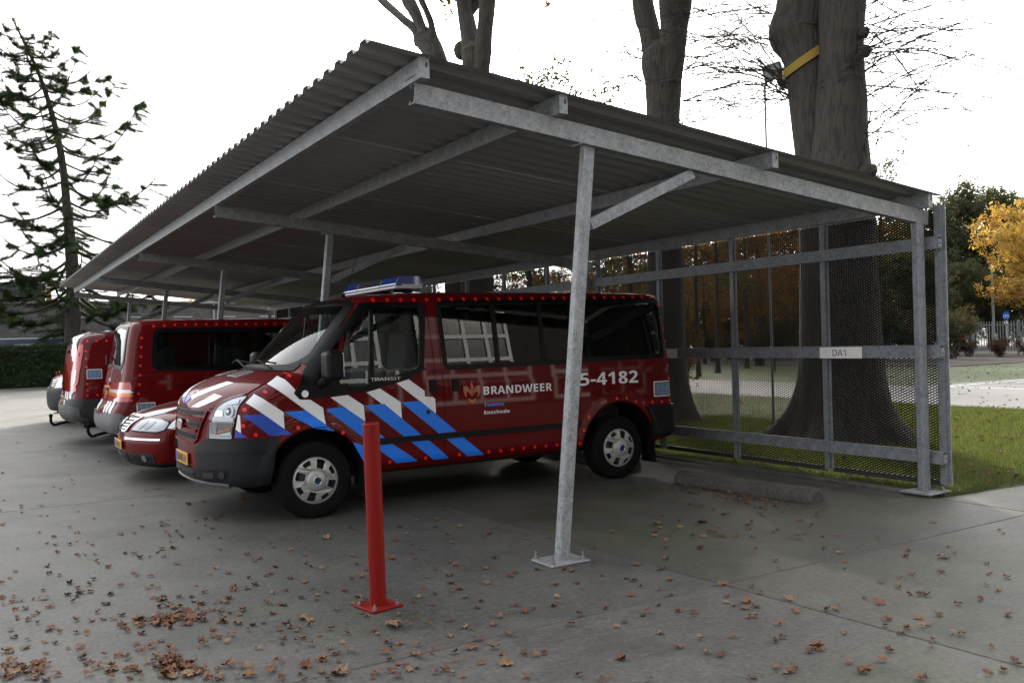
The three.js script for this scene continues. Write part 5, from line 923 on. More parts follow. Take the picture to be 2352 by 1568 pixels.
// leaf sprays: small folded quads spread round tips
const leafGeo = (() => { const P = [], N = []; const put = (cx, cy, cz, s, ax, tilt) => { const c = Math.cos(ax), sn = Math.sin(ax), u = [c * s, 0.25 * s * tilt, sn * s], v = [-sn * s * 0.7, s * 0.35, c * s * 0.7]; const a = [cx - u[0], cy - u[1], cz - u[2]], b = [cx + v[0] * 0.6, cy + v[1] * 0.6, cz + v[2] * 0.6], d = [cx + u[0], cy + u[1], cz + u[2]], e = [cx - v[0] * 0.6, cy - v[1] * 0.6, cz - v[2] * 0.6]; const n = new V3(e[0] - a[0], e[1] - a[1], e[2] - a[2]).cross(new V3(d[0] - a[0], d[1] - a[1], d[2] - a[2])).normalize(); for (const q of [a, e, d, a, d, b]) { P.push(...q); N.push(n.x, n.y, n.z); } }; for (let i = 0; i < 7; i++) { const a = i * 2.39; put(Math.cos(a) * 0.42 * Math.sqrt(i / 7), Math.sin(i * 1.7) * 0.35, Math.sin(a) * 0.42 * Math.sqrt(i / 7), 0.17 + 0.05 * (i % 3), a * 1.7, i % 2 ? 1 : -1); } const g = new THREE.BufferGeometry(); g.setAttribute('position', new THREE.Float32BufferAttribute(P, 3)); g.setAttribute('normal', new THREE.Float32BufferAttribute(N, 3)); return g; })();
function foliage(parent, tips, per, spread, size, mat, cols) {
  const n = tips.length * per, m = new THREE.InstancedMesh(leafGeo, mat, n), d = new THREE.Object3D(), col = new THREE.Color(); let k = 0;
  for (const t of tips) { const tone = rr(0.75, 1.2), pick = cols[Math.floor(rnd() * cols.length)]; for (let i = 0; i < per; i++) { d.position.set(t.x + rr(-1, 1) * spread, t.y + rr(-0.8, 0.8) * spread, t.z + rr(-1, 1) * spread); d.rotation.set(rr(0, 6.28), rr(0, 6.28), rr(0, 6.28)); d.scale.setScalar(size * rr(0.55, 1.25)); d.updateMatrix(); m.setMatrixAt(k, d.matrix); const v = tone * rr(0.75, 1.25); col.setRGB(pick[0] * v, pick[1] * v, pick[2] * v); m.setColorAt(k, col); k++; } }
  m.name = 'crown'; m.userData.kind = 'stuff'; m.castShadow = m.receiveShadow = true; parent.add(m); return m;
}
// branching skeleton; returns limb geometries and tips
function skeleton(h, r, o) {
  const gs = [], tips = [], base = o.base, top = h * 0.96, R = o.radius;
  const rings = []; for (let i = 0; i <= 5; i++) { const t = i / 5; rings.push([Math.sin(t * 3 + o.seed) * 0.015 * h * t, h * 0.9 * t, Math.cos(t * 2.3 + o.seed) * 0.015 * h * t, r * (1 - 0.82 * t) + 0.015]); }
  const trunk = trunkGeo(rings, 9, 0.12, o.seed, r * 0.6), tc = new THREE.CatmullRomCurve3(rings.map(q => new V3(q[0], q[1], q[2])));
  for (let i = 0; i < o.limbs; i++) {
    const f = Math.pow((i + rr(0, 1)) / o.limbs, 0.9), y = base + (h * 0.86 - base) * f, p = tc.getPoint(Math.min(1, y / (h * 0.9))), az = i * 2.4 + rr(-0.5, 0.5), env = R * (o.shape ? o.shape((y - base) / (top - base)) : Math.sqrt(Math.max(0.05, 1 - ((y - base) / (top - base) * 1.35 - 0.42) ** 2))), L = env * rr(0.75, 1.05), up = rr(0.15, 0.6) * (0.5 + f);
    const e = p.clone().add(new V3(Math.cos(az) * L, L * up, Math.sin(az) * L)), m = p.clone().lerp(e, 0.5).add(new V3(rr(-0.1, 0.1) * L, rr(-0.02, 0.12) * L, rr(-0.1, 0.1) * L)); gs.push(limb([p, m, e], Math.max(0.02, r * 0.34 * (1 - 0.7 * f)), 0.01, 4, 5));
    const c = new THREE.CatmullRomCurve3([p, m, e]);
    for (let k = 0; k < o.sub; k++) { const t = rr(0.25, 1), a = c.getPoint(t), d = new V3(rr(-1, 1), rr(-0.3, 0.9), rr(-1, 1)).normalize(), l2 = L * rr(0.15, 0.42), b = a.clone().addScaledVector(d, l2); gs.push(limb([a, a.clone().lerp(b, 0.5).add(new V3(0, 0.05 * l2, 0)), b], 0.018, 0.005, 3, 3)); tips.push(b); if (rnd() < 0.5) tips.push(a.clone().lerp(b, 0.6)); }
    tips.push(e);
  }
  return { trunk, limbs: merge(gs), tips };
}
function makeTree(name, label, group, h, r, o) {
  const t = thing(name, label, 'tree', [0, 0, 0], 0, group), s = skeleton(h, r, o);
  part('trunk', s.trunk, bark, t); const b = part('branches', s.limbs, twigMat, t); b.userData.kind = 'stuff';
  if (o.per) foliage(t, s.tips, o.per, o.spread, o.leaf, leafMat(1, 1, 1), o.cols);
  return t;
}
function copyTree(src, label, x, z, s, turn) { const c = src.clone(); c.name = numbered(src.name.replace(/_\d+$/, '')); c.userData = { ...src.userData, label }; scene.add(c); c.position.set(x, 0, z); c.scale.set(s, s * rr(0.92, 1.1), s); c.rotation.y = turn; return c; }

// --- the row of old pollarded trees right behind the mesh wall ---
const oldGroup = 'old pollarded trees behind the mesh wall';
function crownAbove(t, at, h0, h1, spread, leaves) { // limbs, twigs and the last leaves above the frame
  const gs = [], tips = [];
  for (let i = 0; i < 26; i++) { const p = at.clone().add(new V3(rr(-0.3, 0.3), rr(h0, h1 * 0.7), rr(-0.3, 0.3))), az = i * 2.4 + rr(-0.4, 0.4), L = spread * rr(0.5, 1), e = p.clone().add(new V3(Math.cos(az) * L, L * rr(0.3, 0.9), Math.sin(az) * L)), m = p.clone().lerp(e, 0.5).add(new V3(0, 0.15 * L, 0)); gs.push(limb([p, m, e], rr(0.04, 0.1), 0.012, 5, 6)); const c = new THREE.CatmullRomCurve3([p, m, e]); for (let k = 0; k < 9; k++) { const a = c.getPoint(rr(0.3, 1)), d = new V3(rr(-1, 1), rr(-0.4, 1), rr(-1, 1)).normalize(), b = a.clone().addScaledVector(d, L * rr(0.2, 0.5)); gs.push(limb([a, a.clone().lerp(b, 0.5), b], 0.015, 0.004, 3, 3)); tips.push(b, a.clone().lerp(b, 0.5)); } }
  part('upper_branches', merge(gs), twigMat, t).userData.kind = 'stuff';
  foliage(t, tips, leaves, 0.55, 0.5, leafMat(1, 1, 1), [[0.08, 0.05, 0.014], [0.06, 0.045, 0.014], [0.1, 0.055, 0.012]]);
}
{ // twin trunk with a yellow strap
  const t = thing('pollarded_tree', 'massive twin trunked tree with a yellow strap, close behind the mesh wall', 'tree', [0, 0, 0], 0, oldGroup), X = 7.0;
  const low = outlineRings([[1000, 1846, 2030], [930, 1846, 2030], [850, 1846, 2024], [700, 1842, 2016], [560, 1840, 2008], [450, 1836, 2004]], 'x', X); low[0][1] = -0.1; { const q = low[low.length - 1]; low.push([q[0], q[1] + 0.22, q[2], q[3] * 0.5]); }
  part('trunk', trunkGeo(low, 72, 0.07, 3, 0.5), bark, t);
  const left = outlineRings([[520, 1850, 1925], [360, 1829, 1912], [230, 1816, 1904], [150, 1806, 1900], [120, 1797, 1900], [75, 1771, 1902], [20, 1786, 1905], [-120, 1800, 1900], [-420, 1790, 1860]], 'x', X - 0.12);
  const right = outlineRings([[520, 1872, 2004], [400, 1862, 2000], [280, 1870, 1990], [110, 1884, 1982], [0, 1884, 1988], [-140, 1890, 1996], [-420, 1915, 1990]], 'x', X);
  part('trunk', trunkGeo(left, 48, 0.09, 5), bark, t); part('trunk', trunkGeo(right, 56, 0.06, 8), bark, t);
  const tw = [], L = (x, y) => pix(x, y, 'x', X - 0.3);
  for (const [x, y, n, l, sx] of [[1800, 175, 12, 1.9, -1], [1815, 215, 12, 1.7, -1], [1790, 110, 7, 1.8, -1], [1980, 75, 7, 1.5, 1], [1984, 118, 8, 1.6, 1], [1985, 150, 6, 1.4, 1], [1992, 280, 5, 1.3, 1], [1995, 330, 4, 1.4, 1], [1775, 20, 7, 1.8, -1], [1985, 15, 6, 1.6, 1], [1900, 190, 6, 0.9, 0.2], [1990, 210, 5, 1.4, 1]]) { const R = camera.userData.basis.R; shoots(tw, L(x, y), R.clone().multiplyScalar(sx).add(new V3(0, 0.12, 0)).normalize(), n, l, 0.009); }
  part('twigs', merge(tw), twigMat, t).userData.kind = 'stuff';
  for (const [x, y, r] of [[1804, 178, 0.14], [1986, 118, 0.09], [1984, 76, 0.08], [1992, 395, 0.13]]) { const p = pix(x, y, 'x', X), g = new THREE.IcosahedronGeometry(r, 3), a = g.attributes.position; for (let i = 0; i < a.count; i++) { const k = 1 + 0.35 * (n1(a.getX(i) * 14 + 50, a.getY(i) * 14 + 50 + a.getZ(i) * 9, 4096) - 0.5); a.setXYZ(i, a.getX(i) * k, a.getY(i) * k, a.getZ(i) * k); } g.computeVertexNormals(); g.translate(p.x, p.y, p.z); part('knob', g, bark, t); }
  crownAbove(t, new V3(7, 0, -3.2), 6.5, 14, 3.6, 3);
  // strap round the left trunk
  const sp = solo('strap', (() => { const c = pix(1852, 138, 'x', X - 0.12), P = [], I = [], N = 40, up = 0.13; for (let i = 0; i <= N; i++) { const a = i / N * 6.28318, r = 0.325, x = c.x + Math.cos(a) * r, z = c.z + Math.sin(a) * r, dy = 0.2 * (Math.cos(a) * 0.85 + Math.sin(a) * 0.52); P.push(x, c.y + dy - up / 2, z, x, c.y + dy + up / 2, z); } for (let i = 0; i < N; i++) I.push(2 * i, 2 * i + 2, 2 * i + 1, 2 * i + 1, 2 * i + 2, 2 * i + 3); const g = new THREE.BufferGeometry(); g.setAttribute('position', new THREE.Float32BufferAttribute(P, 3)); g.setIndex(I); g.computeVertexNormals(); return g; })(), M(0.25, 0.165, 0.02, 0.8), 'yellow strap tied round the twin trunked tree', 'strap');
  // floodlight on a pole beside it
  const fl = thing('floodlight', 'small floodlight on a thin pole beside the strapped tree', 'lamp', [0, 0, 0]);
  const a = pix(1776, 165, 'x', 7.6), b = pix(1757, 198, 'x', 7.6);
  const head = rbox(0.16, 0.26, 0.3, 0.03); head.rotateY(0.6); head.rotateZ(0.35); head.translate(a.x, a.y, a.z); part('lamp_head', head, M(0.06, 0.065, 0.06, 0.5), fl); const gl = rbox(0.01, 0.2, 0.24, 0.004); gl.translate(-0.085, 0, 0); gl.rotateY(0.6); gl.rotateZ(0.35); gl.translate(a.x, a.y, a.z); part('lamp_glass', gl, M(0.3, 0.34, 0.33, 0.2), fl);
  part('pole', limb([new V3(b.x, -0.05, b.z), new V3(b.x, b.y * 0.5, b.z), b], 0.022, 0.018, 8, 6), M(0.2, 0.2, 0.21, 0.4, { metalness: 0.5 }), fl); part('bracket', limb([b, b.clone().lerp(a, 0.5), a], 0.015, 0.015, 6, 3), M(0.05, 0.05, 0.05, 0.5), fl);
}
{ // forked tree
  const X = 7.1, t = thing('pollarded_tree', 'forked bare tree trunk behind the middle of the carport', 'tree', [0, 0, 0], 0, oldGroup);
  const low = outlineRings([[960, 1480, 1580], [800, 1486, 1575], [560, 1487, 1568], [400, 1485, 1565], [270, 1484, 1562], [190, 1481, 1566], [150, 1473, 1570], [125, 1474, 1572]], 'x', X); low[0][1] = -0.1; { const q = low[low.length - 1]; low.push([q[0], q[1] + 0.22, q[2], q[3] * 0.5]); }
  part('trunk', trunkGeo(low, 40, 0.07, 13, 0.25), bark, t);
  part('trunk', trunkGeo(outlineRings([[190, 1482, 1536], [130, 1476, 1530], [70, 1467, 1516], [30, 1456, 1506], [0, 1452, 1500], [-160, 1440, 1490], [-380, 1440, 1478]], 'x', X), 30, 0.08, 15), bark, t);
  part('trunk', trunkGeo(outlineRings([[190, 1510, 1566], [130, 1512, 1573], [70, 1516, 1578], [0, 1514, 1588], [-160, 1520, 1592], [-380, 1530, 1584]], 'x', X), 30, 0.08, 17), bark, t);
  const tw = [], L = (x, y) => pix(x, y, 'x', X), R = camera.userData.basis.R;
  for (const [x, y, n, l, sx] of [[1472, 178, 8, 1.3, -1], [1478, 128, 6, 1.6, -1], [1453, 28, 6, 1.4, -1], [1574, 145, 11, 2.0, 1], [1578, 95, 5, 1.6, 1], [1588, 25, 5, 1.8, 1], [1566, 225, 6, 1.8, 1], [1564, 270, 8, 2.0, 1], [1475, 100, 5, 1.4, -1]]) shoots(tw, L(x, y), R.clone().multiplyScalar(sx).add(new V3(0, 0.1, 0)).normalize(), n, l, 0.008);
  part('twigs', merge(tw), twigMat, t).userData.kind = 'stuff'; crownAbove(t, new V3(7.1, 0, -6.8), 8, 15, 3.4, 3);
}
{
  const X = 7.2, t = thing('pollarded_tree', 'forked trunk with a burl on its side, in front of the low sun', 'tree', [0, 0, 0], 0, oldGroup);
  const low = outlineRings([[900, 1050, 1140], [600, 1058, 1135], [300, 1062, 1128], [170, 1064, 1124], [130, 1062, 1127], [118, 1060, 1128]], 'x', X); low[0][1] = -0.1; { const q = low[low.length - 1]; low.push([q[0], q[1] + 0.22, q[2], q[3] * 0.5]); }
  part('trunk', trunkGeo(low, 36, 0.07, 21, 0.2), bark, t);
  part('trunk', trunkGeo(outlineRings([[170, 1064, 1110], [120, 1060, 1106], [70, 1056, 1096], [0, 1047, 1080], [-140, 1035, 1065], [-330, 1030, 1054]], 'x', X), 26, 0.07, 22), bark, t);
  part('trunk', trunkGeo(outlineRings([[170, 1084, 1125], [120, 1088, 1130], [70, 1096, 1132], [0, 1100, 1139], [-140, 1106, 1142], [-330, 1112, 1142]], 'x', X), 26, 0.07, 23), bark, t);
  const p = pix(1060, 116, 'x', X), g = new THREE.SphereGeometry(0.2, 16, 12); g.scale(1, 1.2, 1); g.translate(p.x, p.y, p.z); part('burl', g, bark, t);
  const tw = [], R = camera.userData.basis.R; for (const [x, y, n, l, sx] of [[1128, 130, 5, 1.5, 1], [1126, 150, 5, 1.6, 1], [1048, 120, 3, 1.0, -1]]) shoots(tw, pix(x, y, 'x', X), R.clone().multiplyScalar(sx), n, l, 0.007); part('twigs', merge(tw), twigMat, t).userData.kind = 'stuff'; crownAbove(t, new V3(p.x, 0, p.z), 9.5, 16, 3.2, 2);
}
{
  const X = 7.2, t = thing('pollarded_tree', 'leaning multi-stemmed trunk splitting into three limbs above the roof', 'tree', [0, 0, 0], 0, oldGroup);
  const low = outlineRings([[900, 1030, 1090], [600, 1020, 1075], [300, 1005, 1052], [180, 992, 1036], [150, 986, 1030], [110, 966, 1015], [85, 951, 1003]], 'x', X); low[0][1] = -0.1; { const q = low[low.length - 1]; low.push([q[0], q[1] + 0.22, q[2], q[3] * 0.5]); }
  part('trunk', trunkGeo(low, 28, 0.1, 31, 0.15), bark, t);
  part('limb', trunkGeo(outlineRings([[100, 950, 976], [72, 945, 966], [40, 912, 930], [0, 868, 886], [-90, 790, 804], [-200, 730, 738]], 'x', X), 18, 0.12, 32), bark, t);
  part('limb', trunkGeo(outlineRings([[95, 962, 996], [60, 955, 978], [20, 934, 962], [0, 922, 953], [-100, 890, 915], [-220, 870, 886]], 'x', X), 20, 0.12, 33), bark, t);
  part('limb', trunkGeo(outlineRings([[100, 978, 1008], [60, 984, 999], [20, 970, 984], [0, 960, 976], [-90, 945, 958], [-200, 930, 938]], 'x', X), 16, 0.12, 34), bark, t);
  const tw = [], R = camera.userData.basis.R; for (const [x, y, n, l] of [[875, 130, 5, 1.3], [800, 165, 6, 1.4], [945, 30, 3, 1.0]]) shoots(tw, pix(x, y + 30, 'x', X), R.clone().multiplyScalar(-1).add(new V3(0, 0.3, 0)), n, l, 0.006); part('twigs', merge(tw), twigMat, t).userData.kind = 'stuff';
}
// --- conifer at the left ---
{
  const t = thing('conifer', 'tall sparse conifer with drooping needled branches beside the brick building', 'tree', [0, 0, 0]); const zP = -42;
  const rings = outlineRings([[885, 146, 186], [780, 148, 184], [690, 152, 182], [600, 150, 178], [480, 143, 163], [360, 132, 148], [260, 112, 124], [180, 88, 97], [120, 62, 69], [40, 24, 28]], 'z', zP); rings[0][1] = 0; const tr = trunkGeo(rings, 18, 0.08, 41, 0.1); part('trunk', tr, bark, t);
  const tc = new THREE.CatmullRomCurve3(rings.map(q => new V3(q[0], q[1], q[2]))), H = rings[rings.length - 1][1], gs = [], tufts = [];
  const along = (c, n, dens, s) => { for (let i = 0; i < n; i++) { const u = (i + rr(0, 1)) / n, a = c.getPoint(u), tg = c.getTangent(u); tufts.push([a, tg, s]); } };
  for (let i = 0; i < 76; i++) {
    const f = Math.pow(i / 76, 1.02), y = 3.5 + (H - 3.9) * f, p = tc.getPoint(Math.min(0.99, y / H)), az = i * 2.399 + rr(-0.3, 0.3), L = (5.4 * Math.pow(1 - f, 0.75) + 0.9) * rr(0.55, 1.12), dir = new V3(Math.cos(az), 0, Math.sin(az)), up = -0.22 + 0.36 * f + rr(-0.1, 0.08);
    const q = u => p.clone().addScaledVector(dir, L * u).add(new V3(0, L * (up * u + 0.34 * u * u * u - 0.16 * Math.sin(u * 3.1)), 0)); const pts = [p, q(0.3), q(0.55), q(0.8), q(1)], c = new THREE.CatmullRomCurve3(pts); gs.push(limb(pts, 0.07 * (1 - f) + 0.025, 0.012, 5, 8)); along(c, Math.round(L * 14), 1, 1.05);
    for (let k = 0; k < Math.round(L * 3.2); k++) { const u = rr(0.25, 1), a = c.getPoint(u), sd = rnd() < 0.5 ? 1 : -1, d = new V3(-dir.z * sd, rr(-0.5, 0.35), dir.x * sd).addScaledVector(dir, rr(0.2, 0.9)).normalize(), l2 = L * rr(0.12, 0.3) * (1.2 - 0.5 * u), e = a.clone().addScaledVector(d, l2).add(new V3(0, -0.12 * l2, 0)), mid = a.clone().lerp(e, 0.5), cc = new THREE.CatmullRomCurve3([a, mid, e]); gs.push(limb([a, mid, e], 0.012, 0.005, 3, 3)); along(cc, Math.round(l2 * 20) + 4, 1, 1); }
  }
  part('branches', merge(gs), M(0.045, 0.036, 0.028, 0.95), t).userData.kind = 'stuff';
  const tg = (() => { const P = [], N = []; for (let i = 0; i < 9; i++) { const a = i * 2.4, e = 0.5 + 0.35 * Math.sin(i * 3.3), L = 0.2 + 0.06 * (i % 3), d = [Math.cos(a) * Math.cos(e), Math.sin(e), Math.sin(a) * Math.cos(e)], w = 0.011; P.push(-w * Math.sin(a), 0, w * Math.cos(a), w * Math.sin(a), 0, -w * Math.cos(a), d[0] * L, d[1] * L, d[2] * L); for (let q = 0; q < 3; q++) N.push(d[0] * 0.5, 0.8, d[2] * 0.5); } const g = new THREE.BufferGeometry(); g.setAttribute('position', new THREE.Float32BufferAttribute(P, 3)); g.setAttribute('normal', new THREE.Float32BufferAttribute(N, 3)); return g; })();
  const m = new THREE.InstancedMesh(tg, MP(1, 1, 1, 1, { transmission: 0.25, thickness: 0, specularIntensity: 0.3 }), tufts.length), d = new THREE.Object3D(), col = new THREE.Color(), upv = new V3(0, 1, 0);
  tufts.forEach(([a, tgd, s], k) => { d.position.copy(a); d.quaternion.setFromUnitVectors(upv, tgd.clone().add(new V3(rr(-0.7, 0.7), rr(-0.3, 0.7), rr(-0.7, 0.7))).normalize()); d.scale.setScalar(s * rr(0.65, 1.25)); d.updateMatrix(); m.setMatrixAt(k, d.matrix); const v = rr(0.6, 1.3), yl = rnd() < 0.06 ? 2.2 : 1; col.setRGB(0.028 * v * yl, 0.05 * v * (yl > 1 ? 1.2 : 1), 0.018 * v); m.setColorAt(k, col); });
  m.name = 'crown'; m.userData.kind = 'stuff'; m.castShadow = m.receiveShadow = true; t.add(m);
}
// --- woodland and street trees behind ---
{
  const ORANGE = [[0.15, 0.075, 0.016], [0.18, 0.1, 0.02], [0.11, 0.06, 0.016]], GREEN = [[0.05, 0.062, 0.022], [0.06, 0.068, 0.024], [0.078, 0.066, 0.026], [0.042, 0.055, 0.02]], YELLOW = [[0.44, 0.27, 0.045], [0.38, 0.22, 0.04], [0.48, 0.32, 0.07]], BROWN = [[0.11, 0.072, 0.025], [0.09, 0.062, 0.024]];
  const wg = 'woodland trees beyond the path', rg = 'dark green trees beyond the railing';
  const A = makeTree('woodland_tree', 'slim woodland tree with orange autumn leaves beyond the path', wg, 13, 0.16, { base: 2.0, radius: 3.2, limbs: 16, sub: 5, per: 9, spread: 0.7, leaf: 0.55, cols: ORANGE, seed: 1 });
  const B = makeTree('woodland_tree', 'tall thin woodland tree with brown green leaves beyond the path', wg, 17, 0.17, { base: 5, radius: 3.0, limbs: 15, sub: 4, per: 7, spread: 0.75, leaf: 0.5, cols: [...BROWN, ...GREEN], seed: 2 });
  const D = makeTree('woodland_tree', 'nearly bare woodland tree beyond the path', wg, 15, 0.14, { base: 3.2, radius: 2.6, limbs: 18, sub: 6, per: 1, spread: 0.5, leaf: 0.4, cols: BROWN, seed: 3 });
  const G = makeTree('broad_tree', 'broad dark green tree beyond the railing', rg, 13.5, 0.3, { base: 1.0, radius: 4.6, limbs: 30, sub: 8, per: 12, spread: 0.8, leaf: 0.62, cols: GREEN, seed: 4 });
  const Y = makeTree('yellow_tree', 'rounded golden yellow tree behind the railing', 'golden yellow street trees', 11, 0.24, { base: 3.0, radius: 4.4, limbs: 34, sub: 8, per: 9, spread: 0.55, leaf: 0.5, cols: YELLOW, seed: 5, shape: f => Math.sqrt(Math.max(0.03, 1 - (f * 1.25 - 0.35) ** 2)) });
  const S = (o, x, z, s, r = 0) => { o.position.set(x, 0, z); o.scale.setScalar(s); o.rotation.y = r; };
  // polar placing: azimuth (degrees from -z towards +x) and distance from the camera
  const at = (az, d) => [camera.position.x + Math.sin(az * Math.PI / 180) * d, camera.position.z - Math.cos(az * Math.PI / 180) * d];
  let first = { A: 1, B: 1, D: 1, G: 1, Y: 1 };
  const place = (o, key, az, d, s) => { const [x, z] = at(az, d), turn = rr(0, 6.28); if (first[key]) { first[key] = 0; S(o, x, z, s, turn); } else copyTree(o, o.userData.label, x, z, s, turn); };
  for (const [az, d, s] of [[47.5, 46, 0.72], [50, 52, 0.85], [44, 50, 0.6], [49, 64, 0.9], [40, 62, 0.7], [36, 70, 0.7], [53, 70, 0.95], [45.5, 58, 0.7], [51.2, 60, 0.75], [42, 68, 0.75], [46.8, 70, 0.8], [38, 64, 0.7], [33, 72, 0.7]]) place(A, 'A', az, d, s);
  for (const [az, d, s] of [[45.8, 40, 0.55], [43, 58, 0.62], [51.5, 47, 0.6], [38, 55, 0.55], [34, 60, 0.5], [48.5, 75, 0.7], [41.5, 80, 0.72], [30, 75, 0.55], [54.5, 52, 0.65], [26, 80, 0.5], [22, 85, 0.5], [47.2, 54, 0.6], [49.5, 58, 0.62], [52.8, 62, 0.66], [45, 66, 0.66], [33, 27, 0.6], [36.5, 30, 0.62], [29.5, 31, 0.6], [39.5, 33, 0.6], [26.5, 29, 0.55]]) place(B, 'B', az, d, s);  // the five nearest are added behind the roof to block the low sun
  for (const [az, d, s] of [[43.6, 34, 0.6], [44.8, 37, 0.62], [46.6, 42, 0.7], [42.4, 45, 0.6], [50.8, 43, 0.6], [48.2, 38, 0.55], [39.5, 48, 0.6]]) place(D, 'D', az, d, s);
  for (const [az, d, s] of [[56.4, 66, 0.5], [57.7, 84, 0.9], [59.3, 86, 1.02], [60.8, 90, 0.95], [62.5, 92, 1.0], [64.6, 88, 0.95], [55.5, 92, 0.85], [58.4, 76, 0.55], [60.2, 78, 0.5], [61.6, 80, 0.5], [52, 100, 0.8], [49, 105, 0.75], [46, 110, 0.8], [43.5, 108, 0.7], [40, 112, 0.75], [37, 110, 0.7], [34, 115, 0.7], [31, 118, 0.7], [56.5, 72, 0.5], [54.2, 76, 0.55], [51, 78, 0.55], [48.3, 82, 0.55], [45.4, 80, 0.55], [42.6, 84, 0.55], [39, 86, 0.55], [36, 84, 0.5], [57, 100, 0.85], [66, 96, 1.0]]) place(G, 'G', az, d, s);
  for (const [az, d, s] of [[62.6, 70, 0.88], [67.5, 71, 0.95], [12.5, 95, 0.62], [16.5, 100, 0.6]]) place(Y, 'Y', az, d, s);
  Y.userData.label = 'rounded golden yellow tree behind the railing';
}
// bare shrub behind the mesh by the van, and low shrubs along the railing
function shrub(x, z, h, n, label, group, cols, per) {
  const t = thing('shrub', label, 'shrub', [x, 0, z], 0, group), gs = [], tips = [];
  for (let i = 0; i < n; i++) { const a = rr(0, 6.28), L = h * rr(0.6, 1.1), d = new V3(Math.cos(a) * rr(0.2, 0.75), 1, Math.sin(a) * rr(0.2, 0.75)).normalize(), o = new V3(rr(-0.12, 0.12), 0, rr(-0.12, 0.12)), e = o.clone().addScaledVector(d, L), m = o.clone().lerp(e, 0.5).add(new V3(rr(-0.06, 0.06), 0.05, rr(-0.06, 0.06))); gs.push(limb([o, m, e], 0.008, 0.003, 4, 4)); tips.push(e, m); for (let k = 0; k < 3; k++) { const q = o.clone().lerp(e, rr(0.4, 1)), f = q.clone().add(new V3(rr(-0.2, 0.2), rr(0, 0.3), rr(-0.2, 0.2))); gs.push(limb([q, q.clone().lerp(f, 0.5), f], 0.004, 0.002, 3, 2)); tips.push(f); } }
  part('stems', merge(gs), twigMat, t).userData.kind = 'stuff'; if (per) foliage(t, tips, per, 0.12, 0.16, leafMat(1, 1, 1), cols); return t;
}
shrub(8.6, -8.6, 1.5, 60, 'bare twiggy shrub seen through the mesh behind the van', undefined, [[0.12, 0.06, 0.02]], 1);
{ const u0 = shrub(30, -26, 1.4, 30, 'leafy undergrowth bush among the woodland trunks', 'undergrowth bushes in the woodland', [[0.055, 0.055, 0.018], [0.085, 0.055, 0.018], [0.04, 0.05, 0.017]], 5); for (let k = 1; k < 34; k++) { const c = u0.clone(); c.name = numbered('shrub'); scene.add(c); const az = (33 + k * 0.76 + rr(-0.3, 0.3)) * Math.PI / 180, dd = 50 + (k * 37 % 23) + rr(-2, 2); c.position.set(camera.position.x + Math.sin(az) * dd, 0, camera.position.z - Math.cos(az) * dd); c.rotation.y = rr(0, 6.28); c.scale.setScalar(rr(1.2, 2.2)); } }
{ const s0 = shrub(42, -17, 0.9, 26, 'low reddish brown shrub in the bed before the railing', 'low shrubs along the railing', [[0.07, 0.018, 0.012], [0.05, 0.03, 0.012], [0.03, 0.03, 0.011]], 3); for (let k = 1; k < 16; k++) { const c = s0.clone(); c.name = numbered('shrub'); scene.add(c); c.position.set(44 + rr(-1.2, 1.0), 0, -16.5 - k * 1.15 + rr(-0.3, 0.3)); c.rotation.y = rr(0, 6.28); c.scale.setScalar(rr(0.75, 1.15)); } }
// --- clipped hedge at the left ---
{
  const t = thing('hedge', 'long clipped dark green hedge before the brick building', 'hedge', [0, 0, 0]); const x0 = -16, x1 = 7, z0 = -41.3, z1 = -40.4, h = 1.85;
  part('stems', box(x1 - x0, h - 0.2, z1 - z0 - 0.25, (x0 + x1) / 2, (h - 0.2) / 2, (z0 + z1) / 2), M(0.012, 0.016, 0.008, 1), t);
  const N = 15000, m = new THREE.InstancedMesh(leafGeo, MP(1, 1, 1, 1, { transmission: 0.3, thickness: 0, specularIntensity: 0.3 }), N), d = new THREE.Object3D(), col = new THREE.Color();
  for (let k = 0; k < N; k++) { const top = rnd() < 0.25, x = rr(x0, x1), hh = h + 0.1 * (n1(x * 0.8 + 30, 3, 4096) - 0.5); d.position.set(x, top ? hh + rr(-0.08, 0.05) : rr(0, hh), top ? rr(z0, z1) : z1 + rr(-0.14, 0.05) + 0.12 * (n2(x * 1.3 + 40, 5, 4096) - 0.5)); d.rotation.set(rr(0, 6.28), rr(0, 6.28), rr(0, 6.28)); d.scale.setScalar(rr(0.12, 0.26)); d.updateMatrix(); m.setMatrixAt(k, d.matrix); const v = rr(0.5, 1.5); col.setRGB(0.028 * v, 0.046 * v, 0.017 * v); m.setColorAt(k, col); }
  m.name = 'leaves'; m.userData.kind = 'stuff'; m.castShadow = m.receiveShadow = true; t.add(m);
}

